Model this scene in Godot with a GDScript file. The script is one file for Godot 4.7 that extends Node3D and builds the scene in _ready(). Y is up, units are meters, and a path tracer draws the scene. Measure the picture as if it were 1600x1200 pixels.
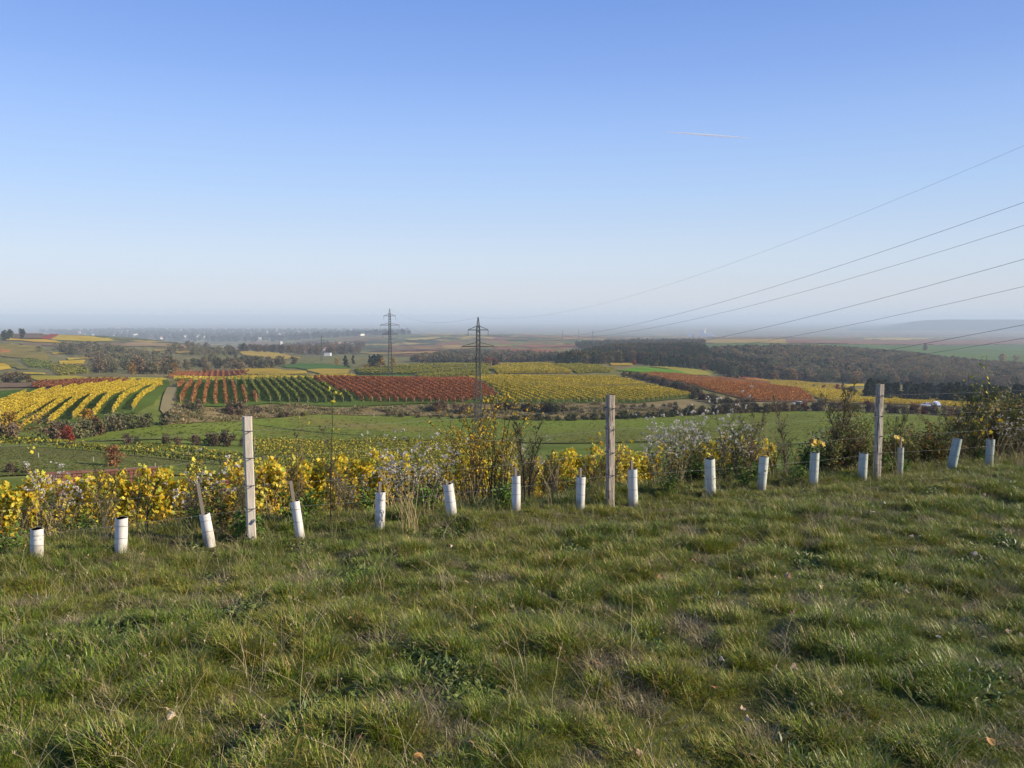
extends Node3D

# Autumn vineyards seen from a grassy rise. x is to the east of the camera, d the distance ahead of it (d = -z), metres.
var R := RandomNumberGenerator.new()
var n_low := FastNoiseLite.new()
var n_mid := FastNoiseLite.new()
var n_fine := FastNoiseLite.new()
var n_cell := FastNoiseLite.new()
var used := {}
var mats := {}
var bas_a := PackedVector3Array()
var bas_b := PackedVector3Array()
const EYE := 1.7
const NODES: Array = [40, 55, 75, 100, 145, 195, 230, 250, 290, 330, 400, 500, 650, 850, 1100, 1500, 2200, 3500, 5500, 9000, 15000, 28000]
# ground heights below the eye along nine bearings, at the distances of NODES
const SURVEY: Array = [
	[-11.2, -13, -15, -17.2, -19.5, -20.7, -21.6, -22.6, -24.6, -26.8, -30, -34, -36.5, -36, -28.5, -30, -80, -112, -115, -117, -118, -118],
	[-11.2, -13.2, -16, -18.6, -20.9, -18.7, -19.6, -20.4, -22.5, -25.3, -29, -33.5, -40, -41, -36.5, -36, -85, -112, -115, -117, -118, -118],
	[-11, -13.4, -16.4, -20.2, -23.3, -25, -22.4, -22.5, -23.4, -24.8, -33, -35.6, -39.5, -44, -47.5, -59, -82, -104, -114, -117, -118, -118],
	[-10.5, -13, -16.6, -20.8, -25.2, -27.6, -27.2, -24.9, -24.5, -24.7, -31.5, -34.4, -38.5, -45.5, -52, -59, -68, -72.7, -105, -116, -118, -118],
	[-9.8, -12.3, -16, -20.8, -25.6, -29, -28.9, -27.6, -26.3, -26.6, -28.6, -31.5, -36.5, -46, -50.5, -56.5, -61.5, -70, -105, -116, -118, -118],
	[-9, -11.4, -15, -19.8, -25.8, -29, -30.3, -30.4, -29, -29.2, -30.8, -33.5, -38, -42, -42, -55, -62, -83, -108, -117, -118, -118],
	[-8.3, -10.6, -14, -18.8, -24.8, -28.8, -30.3, -30.8, -32, -32.2, -33.5, -42, -52, -49, -44.5, -49, -60, -81, -112, -117, -118, -118],
	[-8, -10, -13, -17.8, -24, -29, -31, -31.6, -33, -34.3, -40.5, -47, -56, -57, -55.5, -58, -70, -91, -114, -117, -118, -118],
	[-8, -10, -13, -17.8, -24, -29, -32, -33, -35, -36.3, -42, -48, -58, -61.5, -64, -69, -79.5, -97, -116, -118, -118, -118]]
var logs := PackedFloat64Array()
const FX := -3.92
const FD := 6.37
const TX := 0.8845
const TD := 0.4666


class MB:
	var v := PackedVector3Array()
	var c := PackedColorArray()
	var n := PackedVector3Array()
	var ix := PackedInt32Array()

	func quad(p: Vector3, a: Vector3, b: Vector3, col: Color) -> void:
		var k := v.size()
		v.append(p - a - b); v.append(p + a - b); v.append(p + a + b); v.append(p - a + b)
		c.append(col); c.append(col); c.append(col); c.append(col)
		ix.append(k); ix.append(k + 1); ix.append(k + 2); ix.append(k); ix.append(k + 2); ix.append(k + 3)

	func quad4(p0: Vector3, p1: Vector3, p2: Vector3, p3: Vector3, col: Color) -> void:
		var k := v.size()
		v.append(p0); v.append(p1); v.append(p2); v.append(p3)
		for i in 4:
			c.append(col)
		ix.append_array([k, k + 1, k + 2, k, k + 2, k + 3])

	func tri(p0: Vector3, p1: Vector3, p2: Vector3, col: Color) -> void:
		var k := v.size()
		v.append(p0); v.append(p1); v.append(p2)
		c.append(col); c.append(col); c.append(col)
		ix.append(k); ix.append(k + 1); ix.append(k + 2)

	func tube(p0: Vector3, p1: Vector3, r0: float, r1: float, col: Color, sides := 5) -> void:
		var ax := (p1 - p0).normalized()
		var a := ax.cross(Vector3.RIGHT if absf(ax.x) < 0.8 else Vector3.UP).normalized()
		var b := ax.cross(a)
		var k := v.size()
		for i in sides:
			var w := a * cos(TAU * i / sides) + b * sin(TAU * i / sides)
			v.append(p0 + w * r0); v.append(p1 + w * r1)
			c.append(col); c.append(col)
		for i in sides:
			var j := (i + 1) % sides
			ix.append_array([k + 2 * i, k + 2 * j, k + 2 * i + 1, k + 2 * j, k + 2 * j + 1, k + 2 * i + 1])
		for i in range(1, sides - 1):
			ix.append_array([k + 1, k + 2 * i + 1, k + 2 * i + 3])

	func box(at: Transform3D, size: Vector3, col: Color) -> void:
		var h := size * 0.5
		for f in 6:
			var ax := [Vector3.RIGHT, Vector3.LEFT, Vector3.UP, Vector3.DOWN, Vector3.BACK, Vector3.FORWARD][f] as Vector3
			var u := Vector3(ax.y, ax.z, ax.x)
			var w := ax.cross(u)
			quad(at * (ax * h), at.basis * (u * h), at.basis * (w * h), col)

	func blade(p: Vector3, out: Vector3, up: float, w: float, bend: float, col: Color) -> void:
		# a narrow leaf of three pieces that bows outwards
		var side := Vector3(-out.z, 0, out.x) * w
		var p1 := p + out * bend * 0.25 + Vector3.UP * up * 0.5
		var p2 := p + out * bend * 0.62 + Vector3.UP * up * 0.85
		var p3 := p + out * bend * 1.15 + Vector3.UP * up
		var k := v.size()
		v.append(p - side); v.append(p + side); v.append(p1 - side * 0.9); v.append(p1 + side * 0.9)
		v.append(p2 - side * 0.6); v.append(p2 + side * 0.6); v.append(p3)
		for i in 7:
			c.append(col)
		ix.append_array([k, k + 1, k + 3, k, k + 3, k + 2, k + 2, k + 3, k + 5, k + 2, k + 5, k + 4, k + 4, k + 5, k + 6])

	func mesh(m: Material = null) -> ArrayMesh:
		var a := []
		a.resize(Mesh.ARRAY_MAX)
		a[Mesh.ARRAY_VERTEX] = v
		a[Mesh.ARRAY_COLOR] = c
		if n.size() == v.size():
			a[Mesh.ARRAY_NORMAL] = n
		a[Mesh.ARRAY_INDEX] = ix
		var am := ArrayMesh.new()
		am.add_surface_from_arrays(Mesh.PRIMITIVE_TRIANGLES, a)
		if m:
			am.surface_set_material(0, m)
		return am


func numbered(called: String) -> String:
	var k: int = used.get(called, 0)
	used[called] = k + 1
	return called if k == 0 else "%s_%03d" % [called, k]


func tag(o: Node3D, label: String, category: String, group := "") -> Node3D:
	o.set_meta("label", label)
	o.set_meta("category", category)
	if group:
		o.set_meta("group", group)
	return o


func thing(called: String, label: String, category: String, at := Vector3.ZERO, turn := 0.0, group := "") -> Node3D:
	var o := Node3D.new()
	o.name = numbered(called)
	add_child(o)
	o.position = at
	o.rotation.y = turn
	return tag(o, label, category, group)


func part(parent: Node, called: String, m: Mesh, mt: Material = null) -> MeshInstance3D:
	var o := MeshInstance3D.new()
	o.name = called
	o.mesh = m
	if mt:
		o.material_override = mt
	parent.add_child(o, true)
	return o


func single(called: String, m: Mesh, label: String, category: String, group := "", mt: Material = null) -> MeshInstance3D:
	var o := part(self, numbered(called), m, mt)
	tag(o, label, category, group)
	return o


func struct(called: String, m: Mesh, label := "", mt: Material = null) -> MeshInstance3D:
	var o := part(self, numbered(called), m, mt)
	o.set_meta("kind", "structure")
	if label:
		o.set_meta("label", label)
	return o


func stuff(called: String, m: Mesh, places: Array[Transform3D], tints: PackedColorArray, label: String, category := "plants", parent: Node = null) -> void:
	var mm := MultiMesh.new()
	mm.transform_format = MultiMesh.TRANSFORM_3D
	mm.use_colors = true
	mm.mesh = m
	mm.instance_count = places.size()
	for i in places.size():
		mm.set_instance_transform(i, places[i])
		mm.set_instance_color(i, tints[i])
	var o := MultiMeshInstance3D.new()
	o.name = numbered(called) if parent == null else called
	o.multimesh = mm
	o.set_meta("kind", "stuff")
	if parent == null:
		add_child(o)
		o.set_meta("label", label)
		o.set_meta("category", category)
	else:
		parent.add_child(o, true)


func mat(key: String, col := Color.WHITE, rough := 0.9, vc := true, through := 0.0, spec := 0.5) -> StandardMaterial3D:
	if mats.has(key):
		return mats[key]
	var m := StandardMaterial3D.new()
	m.resource_name = key
	m.albedo_color = col.linear_to_srgb()
	m.roughness = rough
	m.metallic_specular = spec
	m.vertex_color_use_as_albedo = vc
	if through > 0.0:
		m.backlight_enabled = true
		m.backlight = Color(through, through, through).linear_to_srgb()
	mats[key] = m
	return m


func foliage(col := Color.WHITE) -> StandardMaterial3D:
	return mat("leaf %s" % col.to_html(), col, 0.75, true, 0.45, 0.2)


func cat(p0: float, p1: float, p2: float, p3: float, t: float) -> float:
	return p1 + 0.5 * t * (p2 - p0 + t * (2.0 * p0 - 5.0 * p1 + 4.0 * p2 - p3 + t * (3.0 * (p1 - p2) + p3 - p0)))


func past(x: float, d: float) -> float:  # metres beyond the trellis line
	return -(x - FX) * TD + (d - FD) * TX


func hills(x: float, d: float) -> float:
	var h := 98.0 * smoothstep(7900.0, 9300.0, d) * (1.0 - smoothstep(12500.0, 15000.0, d)) * smoothstep(0.43, 0.50, x / d) * (0.86 + 0.14 * smoothstep(0.48, 0.53, x / d) - 0.16 * smoothstep(0.58, 0.8, x / d))
	return h + 55.0 * smoothstep(20000.0, 25000.0, d) * (0.55 + 0.25 * sin(x / 2600.0) + 0.2 * sin(x / 1100.0 + 1.0))


func H(x: float, d: float) -> float:
	var w := smoothstep(24.0, 44.0, d)
	var a := 0.0
	if w < 1.0:
		var e := maxf(0.0, past(x, d) - 0.5)
		a = -EYE - 0.04 * d - (0.36 * e * minf(1.0, e / 1.5) if e < 7.0 else 2.52 + 0.16 * (e - 7.0))
		a += 0.10 * n_low.get_noise_2d(x * 22.0, d * 22.0) + 0.045 * n_fine.get_noise_2d(x * 34.0 + 70.0, d * 34.0)
	if w <= 0.0:
		return a + EYE
	var f := clampf((x / d + 0.61538) / 0.153846, 0.0, 7.9999)
	var k := int(f)
	var ld := log(maxf(d, 40.0001))
	var i := 0
	while i < NODES.size() - 2 and d >= NODES[i + 1]:
		i += 1
	var s := minf(1.0, (ld - logs[i]) / (logs[i + 1] - logs[i]))
	var r := [0.0, 0.0, 0.0, 0.0]
	for j in 4:
		var c: Array = SURVEY[clampi(k + j - 1, 0, 8)]
		r[j] = cat(c[maxi(0, i - 1)], c[i], c[i + 1], c[mini(NODES.size() - 1, i + 2)], s)
	var b := cat(r[0], r[1], r[2], r[3], f - k)
	if d > 7900.0:
		b += hills(x, d)
	b += (0.25 + minf(d, 4000.0) * 0.0009) * n_mid.get_noise_2d(x, d)
	return a * (1.0 - w) + b * w + EYE


func G(x: float, d: float, lift := 0.0) -> Vector3:
	return Vector3(x, H(x, d) + lift, -d)


func pv(a: Array) -> PackedVector2Array:
	var p := PackedVector2Array()
	for i in range(0, a.size(), 2):
		p.append(Vector2(a[i], a[i + 1]))
	return p


func fence(t: float, q := 0.0) -> Vector3:
	return G(FX + TX * t - TD * q, FD + TD * t + TX * q)


func vary(c: Color, k: float) -> Color:
	var f := 1.0 + R.randf_range(-k, k)
	return Color(c.r * f * (1.0 + R.randf_range(-k, k) * 0.25), c.g * f, c.b * f)


func pick(p: Array) -> Color:
	return p[R.randi() % p.size()]


func leafq(m: MB, p: Vector3, s: float, col: Color) -> void:
	var k := R.randi() & 1023
	m.quad(p, bas_a[k] * s, bas_b[k] * s, col)


func ground_colour(x: float, d: float) -> Color:
	var a := n_low.get_noise_2d(x * 0.9, d * 0.9)
	var b := n_fine.get_noise_2d(x * 3.0, d * 3.0)
	var g := Color(0.085, 0.105, 0.03)
	var br := Color(0.15, 0.115, 0.055)
	if d > 235.0:
		g = Color(0.12, 0.13, 0.05)
		br = Color(0.17, 0.14, 0.075)
	var c := g.lerp(br, clampf(0.42 + a * 0.9 + b * 0.5, 0.0, 1.0))
	if d > 28.0 and d < 235.0:
		c = Color(0.10, 0.15, 0.03).lerp(c, 0.35)
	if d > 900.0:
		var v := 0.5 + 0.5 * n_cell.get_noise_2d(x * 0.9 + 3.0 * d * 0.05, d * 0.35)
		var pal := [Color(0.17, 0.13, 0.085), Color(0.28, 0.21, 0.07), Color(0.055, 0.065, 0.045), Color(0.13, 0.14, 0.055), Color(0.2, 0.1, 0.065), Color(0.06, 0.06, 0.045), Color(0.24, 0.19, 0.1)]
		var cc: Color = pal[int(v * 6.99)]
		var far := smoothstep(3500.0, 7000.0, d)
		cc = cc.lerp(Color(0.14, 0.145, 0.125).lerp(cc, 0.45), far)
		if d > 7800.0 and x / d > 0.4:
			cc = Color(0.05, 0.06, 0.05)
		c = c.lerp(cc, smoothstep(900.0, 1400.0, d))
	var f := 1.0 + 0.35 * b
	return Color(c.r * f, c.g * f, c.b * f)


func terrain() -> void:
	var m := MB.new()
	var nu := 420
	var nd := 400
	for j in nd + 1:
		var d := 22.0 * pow(30000.0 / 22.0, float(j) / nd)
		for i in nu + 1:
			var x := (-1.05 + 2.1 * i / nu) * d
			var y := H(x, d)
			if d < 26.0:
				y -= 0.2
			m.v.append(Vector3(x, y, -d))
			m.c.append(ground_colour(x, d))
	var w := nu + 1
	for j in nd + 1:
		for i in w:
			var a := m.v[j * w + mini(i + 1, nu)] - m.v[j * w + maxi(i - 1, 0)]
			var b := m.v[mini(j + 1, nd) * w + i] - m.v[maxi(j - 1, 0) * w + i]
			m.n.append(a.cross(b).normalized())
	for j in nd:
		for i in nu:
			var k := j * w + i
			m.ix.append_array(PackedInt32Array([k, k + w, k + 1, k + 1, k + w, k + w + 1]))
	struct("terrain", m.mesh(mats.soil), "rolling autumn farmland falling away to a hazy plain")
	# the grassy rise that the camera stands on
	m = MB.new()
	var nx := 320
	var nz := 220
	for j in nz + 1:
		for i in nx + 1:
			var x := -32.0 + 70.0 * i / nx
			var d := -14.0 + 38.2 * j / nz
			m.v.append(G(x, d))
			var b := n_fine.get_noise_2d(x * 40.0, d * 40.0)
			m.c.append(Color(0.06, 0.07, 0.022).lerp(Color(0.085, 0.075, 0.035), clampf(0.5 + b, 0.0, 1.0)))
	w = nx + 1
	for j in nz + 1:
		for i in w:
			var a := m.v[j * w + mini(i + 1, nx)] - m.v[j * w + maxi(i - 1, 0)]
			var b := m.v[mini(j + 1, nz) * w + i] - m.v[maxi(j - 1, 0) * w + i]
			m.n.append(a.cross(b).normalized())
	for j in nz:
		for i in nx:
			var k := j * w + i
			m.ix.append_array(PackedInt32Array([k, k + w, k + 1, k + 1, k + w, k + w + 1]))
	struct("grassland", m.mesh(mats.soil), "grassy slope that ends at the line of trellis posts")


func sheet(called: String, label: String, list: Array, col: Color, col2 := Color(-1, 0, 0), amount := 0.3, patch := Vector3.ZERO) -> PackedVector2Array:
	# a field: its own sheet laid over the terrain
	var poly := pv(list)
	var lo := poly[0]
	var hi := poly[0]
	for p in poly:
		lo = lo.min(p)
		hi = hi.max(p)
	var cell := maxf((lo.y + hi.y) * 0.5 * 0.011, 1.5)
	var sx := maxf(cell, (hi.x - lo.x) / 60.0)
	var sy := maxf(cell * 1.6, (hi.y - lo.y) / 60.0)
	var m := MB.new()
	if col2.r < 0.0:
		col2 = Color(col.r * 0.75, col.g * 0.7, col.b * 0.7)
	for i in int(ceil((hi.x - lo.x) / sx)):
		for j in int(ceil((hi.y - lo.y) / sy)):
			var a := lo + Vector2(i * sx, j * sy)
			var rect := PackedVector2Array([a, a + Vector2(sx, 0), a + Vector2(sx, sy), a + Vector2(0, sy)])
			var inside := 0
			for p in rect:
				inside += int(Geometry2D.is_point_in_polygon(p, poly))
			var pieces: Array[PackedVector2Array] = [rect]
			if inside < 4:
				pieces = Geometry2D.intersect_polygons(rect, poly)
			for piece in pieces:
				var k := m.v.size()
				for p in piece:
					m.v.append(G(p.x, p.y, 0.12 + p.y * 0.0007))
					var q := n_low.get_noise_2d(p.x * 1.3, p.y * 1.3) + 0.6 * n_fine.get_noise_2d(p.x * 6.0, p.y * 6.0)
					var c := col.lerp(col2, clampf(0.5 + q * amount * 3.0, 0.0, 1.0))
					if patch.z > 0.0:
						var near := 1.0 - smoothstep(0.4, 1.0, Vector2((p.x - patch.x) / patch.z, (p.y - patch.y) / (patch.z * 0.35)).length() + 0.3 * q)
						c = c.lerp(Color(0.17, 0.145, 0.05), 0.7 * near)
					m.c.append(c)
				for n in Geometry2D.triangulate_polygon(piece):
					m.ix.append(k + n)
	if m.ix.size():
		struct(called, m.mesh(mats.soil), label)
	return poly


func vine_rows(list: Array, dir: Vector2, spacing: float, high: float, pal: Array, label: String, group: String, dense := 16.0, size := 0.19, top: Array = [], low := 0.5, thick := 0.28, joined := false) -> void:
	var poly := pv(list)
	var one: Node3D = null
	if joined:
		one = Node3D.new()
		one.name = numbered("vineyard_rows")
		add_child(one)
		tag(one, label, "vineyard").set_meta("kind", "stuff")
	var count := 0
	dir = dir.normalized()
	var across := Vector2(-dir.y, dir.x)
	var a0 := INF
	var a1 := -INF
	var s0 := INF
	var s1 := -INF
	for p in poly:
		a0 = minf(a0, p.dot(across)); a1 = maxf(a1, p.dot(across))
		s0 = minf(s0, p.dot(dir)); s1 = maxf(s1, p.dot(dir))
	var a := a0 + spacing * 0.5
	while a < a1:
		var line := PackedVector2Array([across * a + dir * (s0 - 1.0), across * a + dir * (s1 + 1.0)])
		for bit in Geometry2D.intersect_polyline_with_polygon(line, poly):
			var p0: Vector2 = bit[0]
			var p1: Vector2 = bit[bit.size() - 1]
			if p0.distance_to(p1) > 4.0:
				count += 1
				vine_row(p0, p1, high, pal, label if joined else nth(count) + " " + label, group, dense, size, top, low, thick, one)
		a += spacing


func vine_row(p0: Vector2, p1: Vector2, high: float, pal: Array, label: String, group: String, dense := 16.0, size := 0.19, top: Array = [], low := 0.5, thick := 0.28, into: Node3D = null) -> void:
	var o := into if into else thing("vine_row", label, "vine row", G(p0.x, p0.y), 0.0, group)
	var m := MB.new()
	var w := MB.new()
	var ln := p0.distance_to(p1)
	var n := int(ln * dense)
	var base := o.position
	var off := R.randf() * 1000.0
	var step := 2.0
	var prev := -1
	var h0 := Vector3.ZERO
	var h1 := Vector3.ZERO
	for i in n:
		var s := ln * i / n
		var k := int(s / step)
		if k != prev:
			prev = k
			var q0 := p0.lerp(p1, k * step / ln)
			var q1 := p0.lerp(p1, (k + 1) * step / ln)
			h0 = G(q0.x, q0.y) - base
			h1 = G(q1.x, q1.y) - base
		var lump := 0.5 + 0.5 * n_fine.get_noise_2d(s * 30.0 + off, off)
		if lump < 0.22 and R.randf() < 0.6:
			continue
		var y := R.randf()
		var tall := high * (0.86 + 0.26 * lump)
		var p := h0.lerp(h1, s / step - k) + Vector3(R.randfn(0.0, thick * 0.6) * (1.0 - 0.4 * y), low + (tall - low) * y, R.randfn(0.0, thick * 0.6))
		var c := pick(pal)
		if top.size() and y > 0.72:
			c = pick(top)
		leafq(m, p, size * R.randf_range(0.65, 1.3), vary(c, 0.2))
	var fo := part(o, "foliage", m.mesh(foliage()))
	if into:
		fo.set_meta("kind", "stuff")
		return
	var s := 0.0
	while s < ln:
		var q := p0.lerp(p1, s / ln)
		var b := G(q.x, q.y) - base
		w.tube(b, b + Vector3(R.randf_range(-0.1, 0.1), low + 0.4, 0), 0.05, 0.04, Color(0.09, 0.07, 0.05), 3)
		s += 2.4
	for q in [p0, p1]:
		var b := G(q.x, q.y) - base
		w.tube(b, b + Vector3(0, high * 0.98, 0), 0.06, 0.06, Color(0.3, 0.27, 0.22), 4)
	part(o, "trunks", w.mesh(mat("bark", Color.WHITE, 0.9))).set_meta("kind", "stuff")


func nth(k: int) -> String:
	var ones := ["", "first", "second", "third", "fourth", "fifth", "sixth", "seventh", "eighth", "ninth", "tenth", "eleventh", "twelfth", "thirteenth", "fourteenth", "fifteenth", "sixteenth", "seventeenth", "eighteenth", "nineteenth", "twentieth"]
	if k <= 20:
		return ones[k]
	var tens := ["", "", "twenty", "thirty", "forty", "fifty", "sixty", "seventy", "eighty", "ninety"]
	if k % 10 == 0:
		return (tens[k / 10] as String).trim_suffix("y") + "ieth"
	return tens[k / 10] + "-" + ones[k % 10]


# ------------------------------------------------------------------ trees and shrubs
func make_crown(sd: int, wide: float, tall: float, bottom: float, blobs: int, leaves: int, size: float, gap := 0.0, cone := false) -> ArrayMesh:
	R.seed = sd
	var m := MB.new()
	for b in blobs:
		var f := float(b) / blobs
		var y := bottom + (tall - bottom) * (f * 0.9 + R.randf() * 0.1)
		var reach := wide * 0.5 * (sqrt(maxf(0.05, 1.0 - pow(2.0 * (f - 0.42), 2.0))) if not cone else maxf(0.08, 1.0 - f) )
		var an := R.randf() * TAU
		var rr := reach * sqrt(R.randf()) * 0.75
		var p := Vector3(cos(an) * rr, y, sin(an) * rr)
		var br := wide * (R.randf_range(0.14, 0.27) if not cone else lerpf(0.24, 0.07, f))
		var tint := R.randf_range(0.72, 1.2)
		for l in leaves / blobs:
			var dv := bas_a[R.randi() & 1023] * br * pow(R.randf(), 0.4)
			dv.y *= 0.75
			if gap > 0.0 and R.randf() < gap and dv.y < 0.0:
				continue
			var q := p + dv
			q.y = maxf(q.y, 0.03)
			var g := tint * R.randf_range(0.7, 1.3)
			leafq(m, q, size * R.randf_range(0.6, 1.3), Color(g, g * R.randf_range(0.93, 1.07), g))
	return m.mesh(foliage())


func make_trunk(sd: int, tall: float, wide: float, limbs: int, r := 0.03) -> ArrayMesh:
	R.seed = sd
	var m := MB.new()
	var p := Vector3(0, -tall * 0.05, 0)
	var c := Color(0.12, 0.095, 0.07)
	for i in 4:
		var q := Vector3(R.randf_range(-0.03, 0.03) * tall, tall * 0.22 * (i + 1), R.randf_range(-0.03, 0.03) * tall)
		m.tube(p, q, tall * r * (1.0 - 0.22 * i), tall * r * (0.78 - 0.22 * i) + 0.002, c, 6)
		if i > 0:
			for l in limbs:
				var an := R.randf() * TAU
				var e := p + Vector3(cos(an) * wide * 0.36, tall * R.randf_range(0.12, 0.28), sin(an) * wide * 0.36)
				m.tube(p.lerp(q, R.randf()), e, tall * r * 0.38, tall * r * 0.1, c, 4)
		p = q
	return m.mesh(mat("bark", Color.WHITE, 0.9))


var crowns := {}


func plant_kind(kind: String) -> Array:
	# [crown meshes, trunk meshes], for a height of about one
	if crowns.has(kind):
		return crowns[kind]
	var cs: Array[ArrayMesh] = []
	var ts: Array[ArrayMesh] = []
	var st := R.state
	for i in 4:
		var sd := kind.hash() % 10000 + i * 77
		match kind:
			"broadleaf":
				cs.append(make_crown(sd, 0.95, 1.0, 0.1, 18, 640, 0.032, 0.08))
				ts.append(make_trunk(sd, 0.8, 0.8, 3))
			"poplar":
				cs.append(make_crown(sd, 0.46, 1.0, 0.1, 14, 460, 0.03, 0.1))
				ts.append(make_trunk(sd, 0.8, 0.4, 2))
			"pine":
				cs.append(make_crown(sd, 0.5, 1.0, 0.1, 16, 480, 0.03, 0.1, true))
				ts.append(make_trunk(sd, 0.9, 0.3, 2))
			"shrub":
				cs.append(make_crown(sd, 1.3, 0.95, 0.08, 15, 620, 0.038, 0.0))
				ts.append(make_trunk(sd, 0.6, 1.0, 4, 0.025))
			"bare":
				cs.append(make_crown(sd, 1.2, 1.0, 0.1, 14, 380, 0.024, 0.2))
				ts.append(make_trunk(sd, 0.8, 1.1, 9, 0.018))
	R.state = st
	crowns[kind] = [cs, ts]
	return crowns[kind]


func tree(called: String, label: String, category: String, kind: String, x: float, d: float, high: float, col: Color, group := "", wide := 1.0, twigs := false) -> Node3D:
	var k := plant_kind(kind)
	var o := thing(called, label, category, G(x, d, -0.02 * high), R.randf() * TAU, group)
	var i := R.randi() % 4
	var s := Vector3(high * wide, high, high * wide) * R.randf_range(0.92, 1.08)
	var c := part(o, "foliage" if kind == "shrub" or kind == "bare" else "crown", k[0][i], foliage(col))
	c.scale = s
	var t := part(o, "stem" if kind == "shrub" or kind == "bare" else "trunk", k[1][i])
	t.scale = s
	return o


func sized(h: float, lo: float, hi: float) -> String:
	return ["smaller ", "", "taller "][clampi(int((h - lo) / (hi - lo) * 3.0), 0, 2)]


func stands(p: Vector2, a: Vector2, b: Vector2) -> String:
	var f := (p - a) / (b - a)
	return (", left part" if f.x < 0.33 else ", right part" if f.x > 0.66 else ", middle") + (" front" if f.y < 0.4 else " back" if f.y > 0.7 else "")


func belt(list: Array, n: int, sd: int, called: String, label: String, category: String, kinds: Array, pal: Array, lo: float, hi: float, group: String, wide := 1.0) -> void:
	# n trees or shrubs spread over a piece of ground
	R.seed = sd
	var poly := pv(list)
	var a := poly[0]
	var b := poly[0]
	for p in poly:
		a = a.min(p); b = b.max(p)
	var done := 0
	var tries := 0
	while done < n and tries < n * 60:
		tries += 1
		var p := Vector2(R.randf_range(a.x, b.x), R.randf_range(a.y, b.y))
		if not Geometry2D.is_point_in_polygon(p, poly):
			continue
		done += 1
		var h := R.randf_range(lo, hi)
		tree(called, sized(h, lo, hi) + label + stands(p, a, b), category, kinds[R.randi() % kinds.size()], p.x, p.y, h, pick(pal), group, wide)


func hedge(list: Array, every: float, sd: int, label: String, pal: Array, lo: float, hi: float, group: String, jitter := 1.0, kinds := ["shrub"], wide := 1.0) -> void:
	R.seed = sd
	var line := pv(list)
	for i in line.size() - 1:
		var n := maxi(1, int(line[i].distance_to(line[i + 1]) / every))
		for k in n:
			var p := line[i].lerp(line[i + 1], (k + R.randf() * 0.8) / n) + Vector2(R.randfn(0, jitter), R.randfn(0, jitter))
			var h := R.randf_range(lo, hi)
			var f := (i + float(k) / n) / (line.size() - 1)
			tree("shrub", sized(h, lo, hi) + label + (", near its left end" if f < 0.33 else ", near its right end" if f > 0.66 else ", midway along"), "shrub", kinds[R.randi() % kinds.size()], p.x, p.y, h, pick(pal), group, wide)


func wood(called: String, list: Array, spacing: float, sd: int, kinds: Array, pal: Array, lo: float, hi: float, label: String) -> void:
	# a far wood that reads as one mass
	R.seed = sd
	var poly := pv(list)
	var a := poly[0]
	var b := poly[0]
	for p in poly:
		a = a.min(p); b = b.max(p)
	var sets := {}
	var x := a.x
	while x < b.x:
		var y := a.y
		while y < b.y:
			var p := Vector2(x, y) + Vector2(R.randf_range(-0.5, 0.5), R.randf_range(-0.5, 0.5)) * spacing
			y += spacing
			if not Geometry2D.is_point_in_polygon(p, poly):
				continue
			var nz := n_low.get_noise_2d(p.x * 0.5, p.y * 0.5) + R.randf_range(-0.35, 0.35)
			var kind: String = kinds[clampi(int((0.5 + nz) * kinds.size()), 0, kinds.size() - 1)]
			var key := kind + str(R.randi() % 3)
			if not sets.has(key):
				sets[key] = [[] as Array[Transform3D], PackedColorArray()]
			var h := R.randf_range(lo, hi)
			sets[key][0].append(Transform3D(Basis(Vector3.UP, R.randf() * TAU).scaled(Vector3(h, h, h)), G(p.x, p.y, -0.05 * h)))
			var col := pick(pal)
			if kind == "pine":
				col = Color(0.055, 0.08, 0.045)
			sets[key][1].append(vary(col, 0.2))
		x += spacing
	for key in sets:
		var m: ArrayMesh = plant_kind(key.left(key.length() - 1))[0][int(key.right(1))]
		stuff(called, m, sets[key][0], sets[key][1], label, "woodland")


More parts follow.
